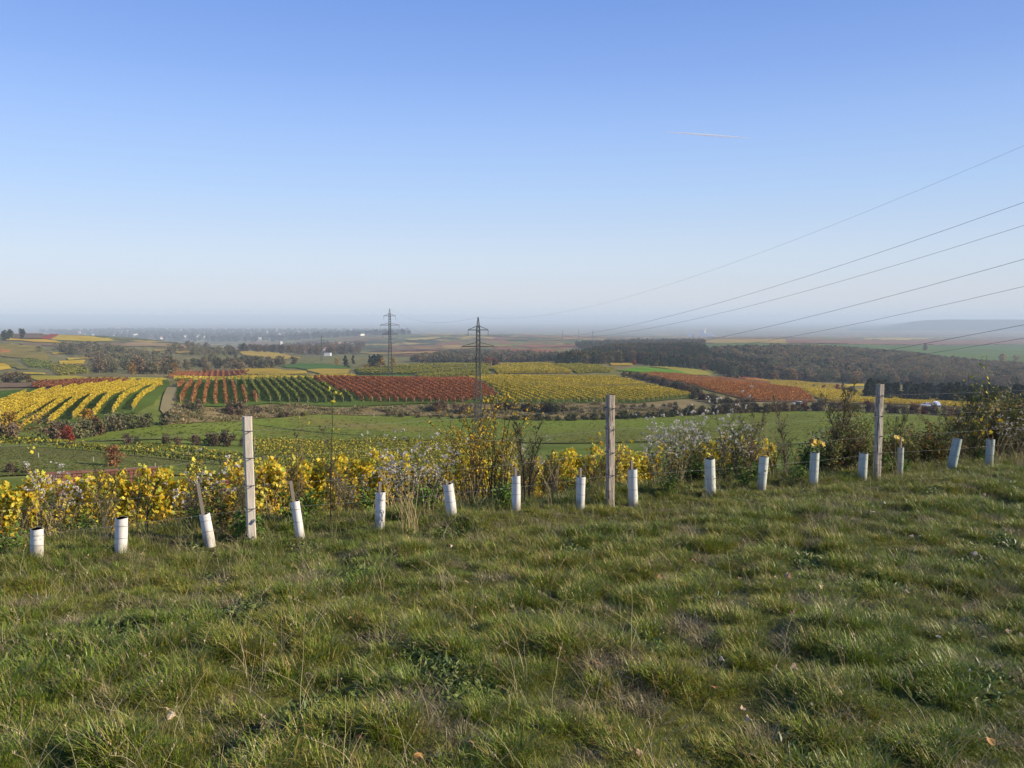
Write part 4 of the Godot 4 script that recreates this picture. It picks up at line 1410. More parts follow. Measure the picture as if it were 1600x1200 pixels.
	# fields farther off
	var far := [
		["green_field", [-161.3,261.2, -149.4,264.3, -130.8,222.8, -129.4,209.2], Color(0.08, 0.15, 0.035)],
		["ploughed_field", [-215.3,348.7, -198.1,341.5, -165.4,285.7, -176.2,285.2], Color(0.17, 0.125, 0.085)],
		["red_vineyard", [-166.3,286.5, -202.4,354.5, -159.8,348.2, -138.4,276.0, -141.7,262.3], Color(0.2, 0.06, 0.035)],
		["yellow_vineyard", [-279,470, -256,468, -211,414, -178,427, -162.1,390.6, -199.8,370.0, -212.5,372.3], Color(0.3, 0.26, 0.045)],
		["yellow_vineyard", [-415,673, -390,644, -352,584, -347,562], Color(0.45, 0.33, 0.04)],
		["striped_vineyard", [-484,786, -464,765, -335,578, -341,575, -428,694], Color(0.16, 0.16, 0.05)],
		["yellow_vineyard", [-323,533, -294,522, -273,486, -307,505], Color(0.45, 0.36, 0.05)],
		["olive_field", [-604,982, -559,983, -466,836, -416,746, -461,768, -498,809], Color(0.2, 0.17, 0.05)],
		["orange_vineyard", [-561,912, -543,908, -514,845, -512,831], Color(0.4, 0.15, 0.05)],
		["ploughed_field", [-691,1153, -777,1310, -3364,6042, -657,1164], Color(0.15, 0.11, 0.085)],
		["red_vineyard", [-658,1162, -755,1362, -3248,6042, -705,1292, -641,1155], Color(0.25, 0.07, 0.055)],
		["yellow_vineyard", [-641,1157, -704,1294, -668,1318, -574,1215, -577,1138], Color(0.4, 0.31, 0.05)],
		["yellow_vineyard", [-684,1124, -643,1153, -569,1065, -604,1062, -656,1081], Color(0.45, 0.31, 0.04)],
		["yellow_vineyard", [-488,881, -490,925, -475,894, -469,850], Color(0.42, 0.31, 0.05)],
		["yellow_vineyard", [-405,743, -404,787, -370,718, -374,688], Color(0.45, 0.33, 0.04)],
		["yellow_vineyard", [-431,805, -433,859, -415,827, -412,773], Color(0.38, 0.29, 0.05)],
		["red_vineyard", [-182,437, -230,574, -225,621, -185,588, -172,521, -177,477], Color(0.33, 0.1, 0.045)],
		["yellow_vineyard", [-211,630, -196,679, -183,635, -146,590, -135,547, -168,533], Color(0.36, 0.27, 0.045)],
		["stubble_field", [-164,533, -101,535, -94,498, -146,498], Color(0.15, 0.17, 0.07)],
		["green_field", [-198,695, -196,772, -179,775, -132,684, -121,617, -152,616], Color(0.07, 0.14, 0.04)],
		["yellow_vineyard", [-152,615, -120,617, -106,537, -119,525, -145,590], Color(0.33, 0.25, 0.05)],
		["green_field", [-96,507, -59,482, -53,436, -86,453], Color(0.085, 0.16, 0.04)],
		["striped_vineyard", [-112,590, -101,653, -25,804, -12,494, -57,497, -59,482, -95,514], Color(0.12, 0.15, 0.04)],
		["striped_vineyard", [-56,487, -15,498, -11,428, -49,438], Color(0.17, 0.18, 0.045)],
		["yellow_vineyard", [-14,557, 17,727, 29,619, 34,466, -7,433], Color(0.32, 0.25, 0.05)],
		["yellow_vineyard", [31,619, 51,667, 67,543, 59,496, 37,468], Color(0.25, 0.23, 0.05)],
		["yellow_vineyard", [-20,873, 42,906, 42,799, 0,655], Color(0.34, 0.26, 0.05)],
		["red_vineyard", [-96,691, -89,828, -50,804, -70,648], Color(0.22, 0.08, 0.05)],
		["orange_vineyard", [-119,645, -57,740, -27,874, -35,653, -93,604], Color(0.32, 0.2, 0.06)],
		["green_field", [65,521, 96,622, 131,655, 134,619, 79,513], Color(0.1, 0.21, 0.03)],
		["yellow_vineyard", [101,653, 143,712, 181,735, 152,647, 136,624, 121,657], Color(0.24, 0.23, 0.05)],
		["yellow_vineyard", [88,758, 112,784, 96,657, 75,627], Color(0.34, 0.25, 0.05)],
		["red_vineyard", [182,714, 194,719, 223,695, 202,688, 176,682], Color(0.32, 0.11, 0.05)],
		["yellow_vineyard", [261,677, 301,709, 289,681, 251,647], Color(0.45, 0.35, 0.045)],
		["yellow_vineyard", [476,2213, 839,2552, 563,1710, 413,1789], Color(0.32, 0.24, 0.08)],
		["red_vineyard", [807,2454, 2549,4147, 1727,2809, 563,1710], Color(0.21, 0.13, 0.09)],
		["yellow_vineyard", [1537,3638, 2079,4163, 1820,3643, 1331,3150], Color(0.4, 0.3, 0.1)],
		["green_field", [398,1724, 537,1633, 1652,2686, 761,1236, 666,1169, 681,1475, 600,1561, 434,1410, 292,1150, 276,1176], Color(0.1, 0.155, 0.06)],
		["red_vineyard", [-40,1284, 0,1463, 74,1376, 54,1131], Color(0.25, 0.1, 0.06)],
		["yellow_vineyard", [-373,1133, -432,1439, -247,972, -247,892, -329,1017], Color(0.33, 0.25, 0.06)],
		["yellow_vineyard", [-442,1026, -446,1126, -418,1054, -429,999], Color(0.33, 0.24, 0.08)],
		["yellow_vineyard", [-402,994, -404,1060, -381,1006, -389,968], Color(0.36, 0.26, 0.07)],
		["ploughed_field", [-601,1015, -559,1054, -536,1162, -506,1078, -540,988, -576,985], Color(0.19, 0.145, 0.1)],
		["stubble_field", [-544,1179, -500,1302, -454,1158, -506,1078], Color(0.26, 0.2, 0.12)],
		["yellow_vineyard", [-332,2573, -261,2827, -212,2631, -297,2419], Color(0.36, 0.3, 0.1)],
		["ploughed_field", [-284,1539, -196,1593, -116,1514, -176,1432], Color(0.16, 0.1, 0.08)],
		["yellow_vineyard", [-246,1333, -131,1417, -104,1349, -190,1236], Color(0.3, 0.22, 0.08)],
		["ploughed_field", [-185,1201, -101,1314, -38,1250, -123,1141], Color(0.2, 0.1, 0.07)],
		["yellow_vineyard", [-153,1814, 0,1779, 0,1681, -144,1706], Color(0.32, 0.24, 0.09)],
		["red_vineyard", [0,1729, 230,1867, 217,1761, 37,1583], Color(0.24, 0.12, 0.08)],
		["yellow_vineyard", [-209,1695, -25,1645, -72,1554, -183,1587], Color(0.28, 0.2, 0.08)]]
	for f in far:
		sheet(f[0], f[0].replace("_", " ") + " seen across the valley", f[1], f[2])
	# rows that still show there
	vine_rows(far[2][1], dir, 3.0, 1.5, leaf_r, "dark red vine row behind the yellow hump", "red rows behind the hump", 24.0, 0.17, [], 0.5, 0.25, true)
	vine_rows(far[16][1], dir, 3.4, 1.6, leaf_or, "rust red vine row below the grey woods", "red rows below the grey woods", 20.0, 0.19, [], 0.5, 0.25, true)
	vine_rows(far[22][1], dir, 3.4, 1.6, leaf_g, "green vine row beyond the red vineyard", "green rows beyond the red vineyard", 20.0, 0.19, leaf_yg, 0.5, 0.25, true)
	vine_rows(far[23][1], dir, 3.4, 1.6, leaf_yg, "pale yellow green vine row on the near edge of the far block", "pale rows beyond the red vineyard", 22.0, 0.18, [], 0.5, 0.25, true)
	vine_rows(far[24][1], dir, 3.4, 1.6, leaf_yg + leaf_y, "golden vine row beside the track across the valley", "golden rows across the valley", 20.0, 0.19, [], 0.5, 0.25, true)
	vine_rows(far[25][1], dir, 3.6, 1.6, leaf_yg, "yellow green vine row beyond the farm track", "rows beyond the farm track", 20.0, 0.19, [], 0.5, 0.25, true)
	vine_rows([-392,698, -346,675, -256,502, -246,452, -293,534], Vector2(-0.75, 1.0), 5.0, 1.7, leaf_yg, "yellow green vine row under the hill woods", "striped rows under the hill woods", 16.0, 0.24, [], 0.5, 0.25, true)
	vine_rows([-443,749, -402,726, -334,599, -356,612], Vector2(-0.2, 1.0), 5.5, 1.7, leaf_g, "green vine row beside the olive slope on the hill", "green rows on the hill", 14.0, 0.26, leaf_gt, 0.5, 0.25, true)
	# dry bank between the meadow and the vineyards
	sheet("bank", "dry bank between the meadow and the vine rows", [-68.3,163.9, -66.6,171.9, -62.3,201.2, -50.6,217.9, -35.8,231.3, -18.1,233.8, 0.0,235.2, 18.7,240.9, 39.3,253.8, 61.3,263.9, 64.0,295.8, 43.7,282.8, 10.2,263.5, -30.3,244.5, -65.0,221.2, -78.5,193.2, -73.2,174.5], Color(0.2, 0.165, 0.085))
	sheet("bank", "bare tan slope between the yellow hump and the rust rows", [-76.3,179.3, -92.6,220.8, -110.8,269.9, -103.4,255.8, -78.9,195.0, -71.5,171.7], Color(0.19, 0.17, 0.095))
	R.seed = 31
	var pl: Array[Transform3D] = []
	var ti := PackedColorArray()
	var bank := pv([-68.3,163.9, -66.6,171.9, -62.3,201.2, -50.6,217.9, -35.8,231.3, -18.1,233.8, 0.0,235.2, 18.7,240.9, 39.3,253.8, 61.3,263.9, 64.0,295.8, 43.7,282.8, 10.2,263.5, -30.3,244.5, -65.0,221.2, -78.5,193.2, -73.2,174.5])
	for i in 52000:
		var p := Vector2(R.randf_range(-100, 70), R.randf_range(150, 275))
		if not Geometry2D.is_point_in_polygon(p, bank):
			continue
		var s := R.randf_range(0.6, 1.4) * (0.7 + 0.8 * n_fine.get_noise_2d(p.x * 3.0, p.y * 3.0))
		pl.append(Transform3D(Basis(Vector3.UP, R.randf() * TAU).scaled(Vector3(s, s, s)), G(p.x, p.y)))
		ti.append(vary(pick([Color(0.3, 0.24, 0.13), Color(0.22, 0.2, 0.09), Color(0.15, 0.155, 0.06), Color(0.34, 0.27, 0.15)]), 0.2))
	stuff("tall_dry_grass", coarse_tuft(41, 16, 0.55, 1.1), pl, ti, "tall tawny grass on the bank above the meadow", "grass")
	pl = []
	ti = PackedColorArray()
	for i in 40000:
		var p := Vector2(R.randf_range(-110, 130), R.randf_range(115, 290))
		if past(p.x, p.y) < 60.0 or not Geometry2D.is_point_in_polygon(p, pv([-70.1,133.3, -69.4,157.2, -61.8,199.4, -50.1,215.9, -18.0,232.0, 18.6,239.8, 39.1,252.4, 86.1,278.2, 110.9,286.7, 129.2,278.2, 146.0,277.4, 132.0,243.4, 88.6,190.4, 57.7,185.9, 29.5,190.1, -6.0,192.7, -44.4,173.2, -58.0,149.6])):
			continue
		var s := R.randf_range(0.5, 1.1)
		pl.append(Transform3D(Basis(Vector3.UP, R.randf() * TAU).scaled(Vector3(s, s * 0.55, s)), G(p.x, p.y, 0.15)))
		ti.append(vary(pick([Color(0.11, 0.165, 0.026), Color(0.13, 0.185, 0.03), Color(0.09, 0.13, 0.022), Color(0.15, 0.155, 0.04)]), 0.2))
	var slope := pv([-70.6,113.6, -61.8,117.1, -50.3,119.9, -39.2,119.9, -35.9,109.9, -43.5,93.2, -50.0,80.2])
	for i in 30000:
		var p := Vector2(R.randf_range(-75, -20), R.randf_range(60, 125))
		if not Geometry2D.is_point_in_polygon(p, slope):
			continue
		var z := R.randf_range(0.35, 0.7)
		pl.append(Transform3D(Basis(Vector3.UP, R.randf() * TAU).scaled(Vector3(z, z * 0.6, z)), G(p.x, p.y, 0.1)))
		ti.append(vary(pick([Color(0.12, 0.165, 0.03), Color(0.15, 0.165, 0.045), Color(0.1, 0.125, 0.03), Color(0.2, 0.18, 0.07)]), 0.2))
	stuff("crop_plants", coarse_tuft(43, 12, 0.3, 0.5), pl, ti, "low green crop plants covering the meadow", "crop")


func coarse_tuft(sd: int, n: int, lo: float, hi: float) -> ArrayMesh:
	R.seed = sd
	var m := MB.new()
	for i in n:
		var an := R.randf() * TAU
		var out := Vector3(cos(an), 0, sin(an))
		var h := R.randf_range(lo, hi)
		m.blade(out * 0.3 * R.randf(), out, h, 0.07, h * 0.5, Color(1, 1, 1) * R.randf_range(0.75, 1.2))
	return m.mesh(foliage())


func power_line() -> void:
	var pts := [[-7.7,189.8], [-49.1,335.0], [-206,900]]
	var along := Vector2(pts[1][0] - pts[0][0], pts[1][1] - pts[0][1]).normalized()
	var turn := -atan2(along.x, along.y)
	var b0 := G(pts[0][0], pts[0][1])
	var b1 := G(pts[1][0], pts[1][1])
	var b2 := G(pts[2][0], pts[2][1])
	pylon("tall dark lattice pylon standing in the green meadow", b0, turn)
	pylon("lattice pylon rising behind the red vineyard", b1, turn)
	pylon("small hazy lattice pylon among trees before the village", b2, 0.45)
	var far_spots := [[[146,2400], "faint pylon on the plain, leftmost of three tiny ones"], [[192,2400], "faint pylon on the plain, middle one of three tiny ones"], [[232,2400], "faint pylon on the plain, rightmost of three tiny ones"]]
	for f in far_spots:
		pylon(f[1], G(f[0][0], f[0][1]), 0.9)
	# conductors and the earth wire run on over the slope to the right of the camera
	var a3 := Vector3(along.x, 0, -along.y)
	var side := Vector3(cos(turn), 0, -sin(turn))
	var spots := [[0.0, 29.0], [-2.35, 24.75], [2.35, 24.75], [-3.8, 21.05], [3.8, 21.05], [-2.95, 17.45], [2.95, 17.45]]
	var said := ["thin earth wire climbing from the tip of the tall pylon", "overhead cable from the inner end of the top arm", "overhead cable from the outer end of the top arm", "overhead cable from the inner end of the long middle arm", "overhead cable from the outer end of the long middle arm", "overhead cable from the inner end of the lowest arm", "overhead cable from the outer end of the lowest arm"]
	for i in 7:
		var p: Vector3 = b0 + side * (spots[i][0] as float) + Vector3(0, spots[i][1], 0)
		var m := MB.new()
		var last := p
		for k in range(1, 49):
			var s := 240.0 * k / 48
			var q := p - a3 * s + Vector3(0, -0.0278 * s + 0.000701 * s * s, 0)
			m.tube(last, q, 0.012 if i else 0.007, 0.012 if i else 0.007, Color.WHITE, 4)
			last = q
		single("power_cable", m.mesh(mat("cable", Color(0.13, 0.14, 0.15), 0.45, false)), said[i], "power cable", "cables of the power line")
		cable(said[i].replace("climbing", "running on").replace("overhead", "far span of overhead"), p, b1 + side * (spots[i][0] as float) + Vector3(0, spots[i][1], 0), 3.0, 0.014, "far spans of the power line")
	# thin high vapour trail
	var c := MB.new()
	var c0 := Vector3(1627.66, 1969.07, -9000.00)
	var c1 := Vector3(2524.38, 1902.60, -9000.00)
	for k in 12:
		var t0 := k / 12.0
		var t1 := (k + 1) / 12.0
		c.tube(c0.lerp(c1, t0), c0.lerp(c1, t1), 2.0 + 9.0 * sin(PI * t0) , 2.0 + 9.0 * sin(PI * t1), Color.WHITE, 6)
	var vm := mat("vapour", Color(0.9, 0.93, 1.0), 1.0, false)
	vm.transparency = BaseMaterial3D.TRANSPARENCY_ALPHA
	vm.albedo_color.a = 0.55
	vm.backlight_enabled = true
	vm.backlight = Color.WHITE
	single("vapour_trail_cloud", c.mesh(vm), "short faint white vapour trail high in the blue sky", "cloud")


func woods() -> void:
	var grey := [Color(0.16, 0.15, 0.085), Color(0.19, 0.165, 0.095), Color(0.13, 0.135, 0.07), Color(0.2, 0.15, 0.095), Color(0.21, 0.2, 0.095)]
	var dark := [Color(0.085, 0.08, 0.045), Color(0.125, 0.1, 0.06), Color(0.095, 0.105, 0.045), Color(0.15, 0.105, 0.06)]
	var brown := [Color(0.17, 0.115, 0.075), Color(0.21, 0.145, 0.09), Color(0.15, 0.11, 0.075)]
	var autumn := [Color(0.17, 0.145, 0.095), Color(0.2, 0.16, 0.1), Color(0.12, 0.13, 0.075), Color(0.13, 0.135, 0.07), Color(0.27, 0.18, 0.085), Color(0.17, 0.13, 0.09), Color(0.22, 0.19, 0.1)]
	# hill on the left
	belt([-502,882, -541,1005, -507,1014, -441,963, -350,845, -207,518, -207,500, -226,500, -251,500, -350,690, -403,805, -449,858], 140, 61, "tree", "leafless grey green tree in the wood on the vineyard hill", "tree", ["broadleaf", "broadleaf", "bare"], grey, 6.5, 10.0, "grey wood on the vineyard hill", 1.3)
	belt([-224,484, -268,643, -191,479, -187,450, -206,450], 7, 62, "tree", "golden brown tree at the foot of the grey wood", "tree", ["broadleaf"], [Color(0.3, 0.18, 0.045), Color(0.25, 0.13, 0.05)], 6.0, 9.0, "golden trees below the grey wood")
	belt([-431,1018, -501,1302, -359,1112, -314,949, -371,928], 45, 63, "tree", "dull olive tree on the far end of the hill", "tree", ["broadleaf", "bare"], grey, 6.5, 10.0, "olive wood at the end of the hill", 1.3)
	belt([-257,642, -292,806, -253,781, -191,751, -189,664, -195,601, -214,577], 60, 64, "tree", "dark tree in the belt below the olive wood", "tree", ["broadleaf", "broadleaf", "pine"], [Color(0.11, 0.115, 0.06), Color(0.16, 0.14, 0.08), Color(0.2, 0.16, 0.09)], 5.5, 8.5, "dark tree belt below the olive wood", 1.2)
	belt([-652,1060, -757,1232, -776,1312, -748,1285, -671,1143], 14, 65, "tree", "dark green tree on the hilltop", "tree", ["broadleaf", "pine"], [Color(0.05, 0.06, 0.035)], 9.0, 12.0, "trees on the hilltop")
	belt([-225.7,365.6, -292,474, -265,446, -209.5,364.5, -191.6,326.7], 9, 66, "shrub", "grey green bush beside the ploughed strip", "shrub", ["shrub"], dark + grey, 3.0, 4.5, "bushes beside the ploughed strip")
	# belts in the middle distance
	belt([-143,687, -144,781, -116,753, -99,635, -124,618], 16, 67, "pine_tree", "dark pine in the clump behind the green fields", "tree", ["pine"], [Color(0.04, 0.06, 0.035)], 8.0, 11.0, "pines behind the green fields", 1.3)
	for t in [[[-99,635], 9.0], [[-90,630], 8.6], [[-154,730], 8.0]]:
		tree("poplar_tree", ["golden poplar just before the second pylon", "golden poplar behind the second pylon's leg", "golden rounded tree beside the pine clump"][int(t[1] < 8.7) + int(t[1] < 8.2)], "tree", "poplar", t[0][0], t[0][1], t[1], Color(0.42, 0.28, 0.06), "", 1.25)
	belt([-119,644, -109,676, -93,604, -106,598], 6, 68, "bush", "pale yellow bush at the foot of the pine clump", "shrub", ["shrub"], [Color(0.32, 0.24, 0.08), Color(0.25, 0.18, 0.06)], 3.0, 4.5, "pale bushes below the pine clump")
	wood("woods", [-109,882, -91,1180, -18,1140, 44,961, 66,820, 0,864, -65,839], 7.0, 69, ["broadleaf", "pine", "broadleaf"], autumn, 7.0, 10.0, "dark blue green wood across the valley")
	belt([-24,640, -11,661, -9,585, -18,574], 4, 70, "tree", "russet tree beside the golden rows", "tree", ["broadleaf"], [Color(0.25, 0.09, 0.045), Color(0.12, 0.08, 0.05)], 5.0, 7.0, "russet trees beside the golden rows")
	# the long wooded ridge on the right
	wood("forest", [33,620, 56,905, 101,1009, 168,1091, 251,1124, 236,1005, 213,894, 255,827, 227,718, 178,679, 171,740, 115,679, 103,725, 49,642], 6.5, 71, ["pine", "pine", "pine", "broadleaf", "broadleaf"], dark, 8.0, 11.5, "dark pine forest on the ridge")
	wood("forest", [224,955, 262,1032, 344,1117, 482,1252, 550,1190, 589,1062, 625,1014, 440,713, 354,716, 291,712, 223,705, 255,827], 6.5, 72, ["broadleaf", "broadleaf", "bare", "broadleaf", "pine"], autumn, 8.0, 11.5, "brown autumn woodland on the ridge")
	wood("woods", [136,1765, 305,1984, 413,1789, 356,1542, 253,1647, 120,1481], 12.0, 73, ["pine", "broadleaf"], dark, 9.0, 13.0, "far wood beyond the ridge")
	belt([169.9,399.7, 200,417, 192.2,355.1, 210.4,340.0, 271,439, 242,481, 219,506], 130, 74, "pine_tree", "dark pine in the plantation behind the yellow rows", "tree", ["pine"], [Color(0.035, 0.052, 0.028), Color(0.045, 0.06, 0.03), Color(0.03, 0.045, 0.03)], 8.0, 10.5, "pine plantation behind the yellow rows", 1.5)
	belt([229,582, 215,502, 184,429, 203,495], 8, 75, "shrub", "dark green bush at the edge of the pine plantation", "shrub", ["shrub"], dark, 3.0, 4.5, "bushes at the plantation edge")
	for t in [[[234,622], 4.0, Color(0.22, 0.065, 0.04), "brick red round bush in the yellow vineyard"], [[228,581], 5.2, Color(0.27, 0.06, 0.035), "bright russet tree in the yellow vineyard"], [[226,660], 2.6, Color(0.07, 0.09, 0.03), "low dark green bush among yellow vines"], [[232,638], 3.0, Color(0.13, 0.12, 0.06), "grey green bush beside the brick red one"], [[252,632], 7.0, Color(0.04, 0.055, 0.03), "dark pine behind the bright russet tree"], [[207,501], 3.4, Color(0.12, 0.14, 0.05), "olive bush behind the right-hand post"]]:
		tree("bush", t[3], "shrub", "broadleaf" if t[1] < 6.0 else "pine", t[0][0], t[0][1], t[1], t[2])
	for t in [[[212,722], 7.0, Color(0.4, 0.3, 0.08), "pale yellow tree against the dark forest"], [[102,693], 5.0, Color(0.28, 0.1, 0.05), "russet tree at the edge of the small yellow field"], [[165,714], 5.0, Color(0.27, 0.12, 0.05), "russet tree below the pine forest"], [[72,771], 8.0, Color(0.27, 0.17, 0.06), "ochre tree before the pine forest"], [[703,1191], 13.0, Color(0.42, 0.33, 0.16), "pale golden tree in the far green field, nearer the woodland"], [[731,1207], 12.0, Color(0.42, 0.33, 0.16), "pale golden tree in the far green field, outer of the two"], [[759,1529], 15.0, Color(0.22, 0.19, 0.13), "grey leafless tree in the far green field"]]:
		tree("tree", t[3], "tree", "broadleaf", t[0][0], t[0][1], t[1], t[2])
	# hedges and bushes round the meadow
	hedge([-80.5,125.0, -78.8,127.0, -74.8,130.3, -74.1,140.5, -73.1,152.1, -68.3,163.9], 2.3, 81, "dark bush in the hedge below the yellow vineyard", dark + grey, 2.2, 3.6, "hedge below the yellow vineyard", 1.2)
	hedge([-64.5,136.2, -59.4,139.1, -55.4,142.7, -47.3,150.3], 2.6, 82, "dark brown bush below the left end of the meadow", dark + brown, 1.2, 2.0, "low hedge below the meadow", 0.7)
	for t in [[[-52.8,144.8], 2.6], [[-51.2,147.2], 2.9]]:
		tree("shrub", "rounded brown bush beside the front post, below the meadow" if t[1] < 2.8 else "largest brown bush below the meadow beside the front post", "shrub", "shrub", t[0][0], t[0][1], t[1], Color(0.1, 0.075, 0.05))
	hedge([-76.4,185.7, -71.8,185.4, -68.2,195.7], 3.5, 83, "grey brown bush on the tawny bank", grey + brown, 1.6, 2.8, "bushes on the tawny bank", 2.0)
	hedge([-67.7,197.0, -66.7,202.6, -63.8,206.0], 2.2, 84, "dark purple brown bush above the front post", brown, 2.4, 3.4, "purple brown thicket above the front post", 0.8)
	hedge([-59.0,206.1, -52.9,213.6], 2.6, 85, "low dark bush along the upper edge of the meadow", dark, 1.0, 1.6, "low bushes along the meadow edge", 0.4)
	hedge([-35.3,228.2, -17.9,231.3, 0.0,232.0], 3.0, 86, "low green brown bush on the meadow's upper edge", dark, 0.9, 1.5, "low edge of the meadow", 0.4)
	hedge([-24.4,238.9, -20.5,240.7, -15.9,241.0, -11.6,241.4], 1.9, 87, "purple brown bush in the thicket behind the pylon", brown, 2.4, 3.2, "purple brown thicket behind the pylon", 0.9)
	hedge([-5.7,247.2, 0.0,246.1, 9.6,247.9, 15.7,253.5], 2.0, 88, "dark bush in the hedge below the yellow green vineyard", dark, 2.6, 3.8, "dark hedge below the yellow green vineyard", 1.0)
	hedge([15.5,250.9, 28.0,258.1, 41.7,269.6, 56.4,280.7], 2.4, 89, "dark green bush under the vineyard terrace", dark, 1.4, 2.2, "bushes under the vineyard terrace", 0.8)
	hedge([0.0,232.1, 14.7,237.0, 38.7,249.8, 51.6,256.2], 2.0, 90, "dark green bush in the low hedge above the meadow", [Color(0.05, 0.07, 0.03), Color(0.07, 0.08, 0.035)], 1.6, 2.6, "low hedge above the meadow", 0.6)
	hedge([51.9,257.8, 67.8,265.6, 80.5,273.7, 98.2,282.0], 1.8, 91, "dark bush in the long hedge under the orange vineyard", dark, 2.6, 3.6, "hedge under the orange vineyard", 0.8)
	hedge([101.8,292.3, 109.5,288.9, 121.4,290.6, 133.1,286.7, 153.3,287.1], 1.9, 92, "russet brown bush under the yellow vineyard", brown + [Color(0.17, 0.07, 0.045)], 2.6, 4.0, "russet hedge under the yellow vineyard", 1.0)
	hedge([153.3,287.1, 174.3,296.3, 191.2,294.1], 2.4, 93, "brown bush at the far end of the russet hedge", brown, 3.0, 4.5, "end of the russet hedge", 1.2)
	hedge([60,446, 67,433, 69.1,389.4, 71.6,356.5, 72.1,327.3, 73.2,305.5, 76.8,292.0, 88.8,302.3], 2.4, 94, "brown bush in the diagonal hedge beside the orange vineyard", brown + dark, 2.4, 3.6, "diagonal hedge beside the orange vineyard", 0.9)
	for t in [[[-80.1,131.5], 4.6, Color(0.36, 0.24, 0.05), "yellow tree at the end of the hedge, nearest the frame edge"], [[-76.8,134.5], 5.2, Color(0.24, 0.17, 0.06), "thin ochre tree before the yellow vine rows"], [[-78.7,153.2], 3.6, Color(0.42, 0.24, 0.04), "golden orange bush in the hedge below the vine rows"], [[-69.0,128.3], 3.0, Color(0.26, 0.05, 0.03), "small crimson bush at the tip of the meadow"], [[-49.7,102.7], 3.1, Color(0.28, 0.14, 0.06), "orange brown bush behind the red tiled roof"]]:
		tree("bush", t[3], "shrub", "bare" if t[1] > 5.0 else "broadleaf", t[0][0], t[0][1], t[1], t[2])
	hedge([-54.6,85.6, -49.7,84.1, -48.1,85.8], 2.0, 95, "rough grey brown bush beside the red roof", brown + grey, 1.0, 1.8, "rough bushes beside the roof", 0.6)
	hedge([-39.4,126.6, -32.7,127.4, -24.5,131.3], 1.8, 96, "dark low bush among the vine rows below the meadow", dark, 0.9, 1.5, "low bushes among the vine rows", 0.5)


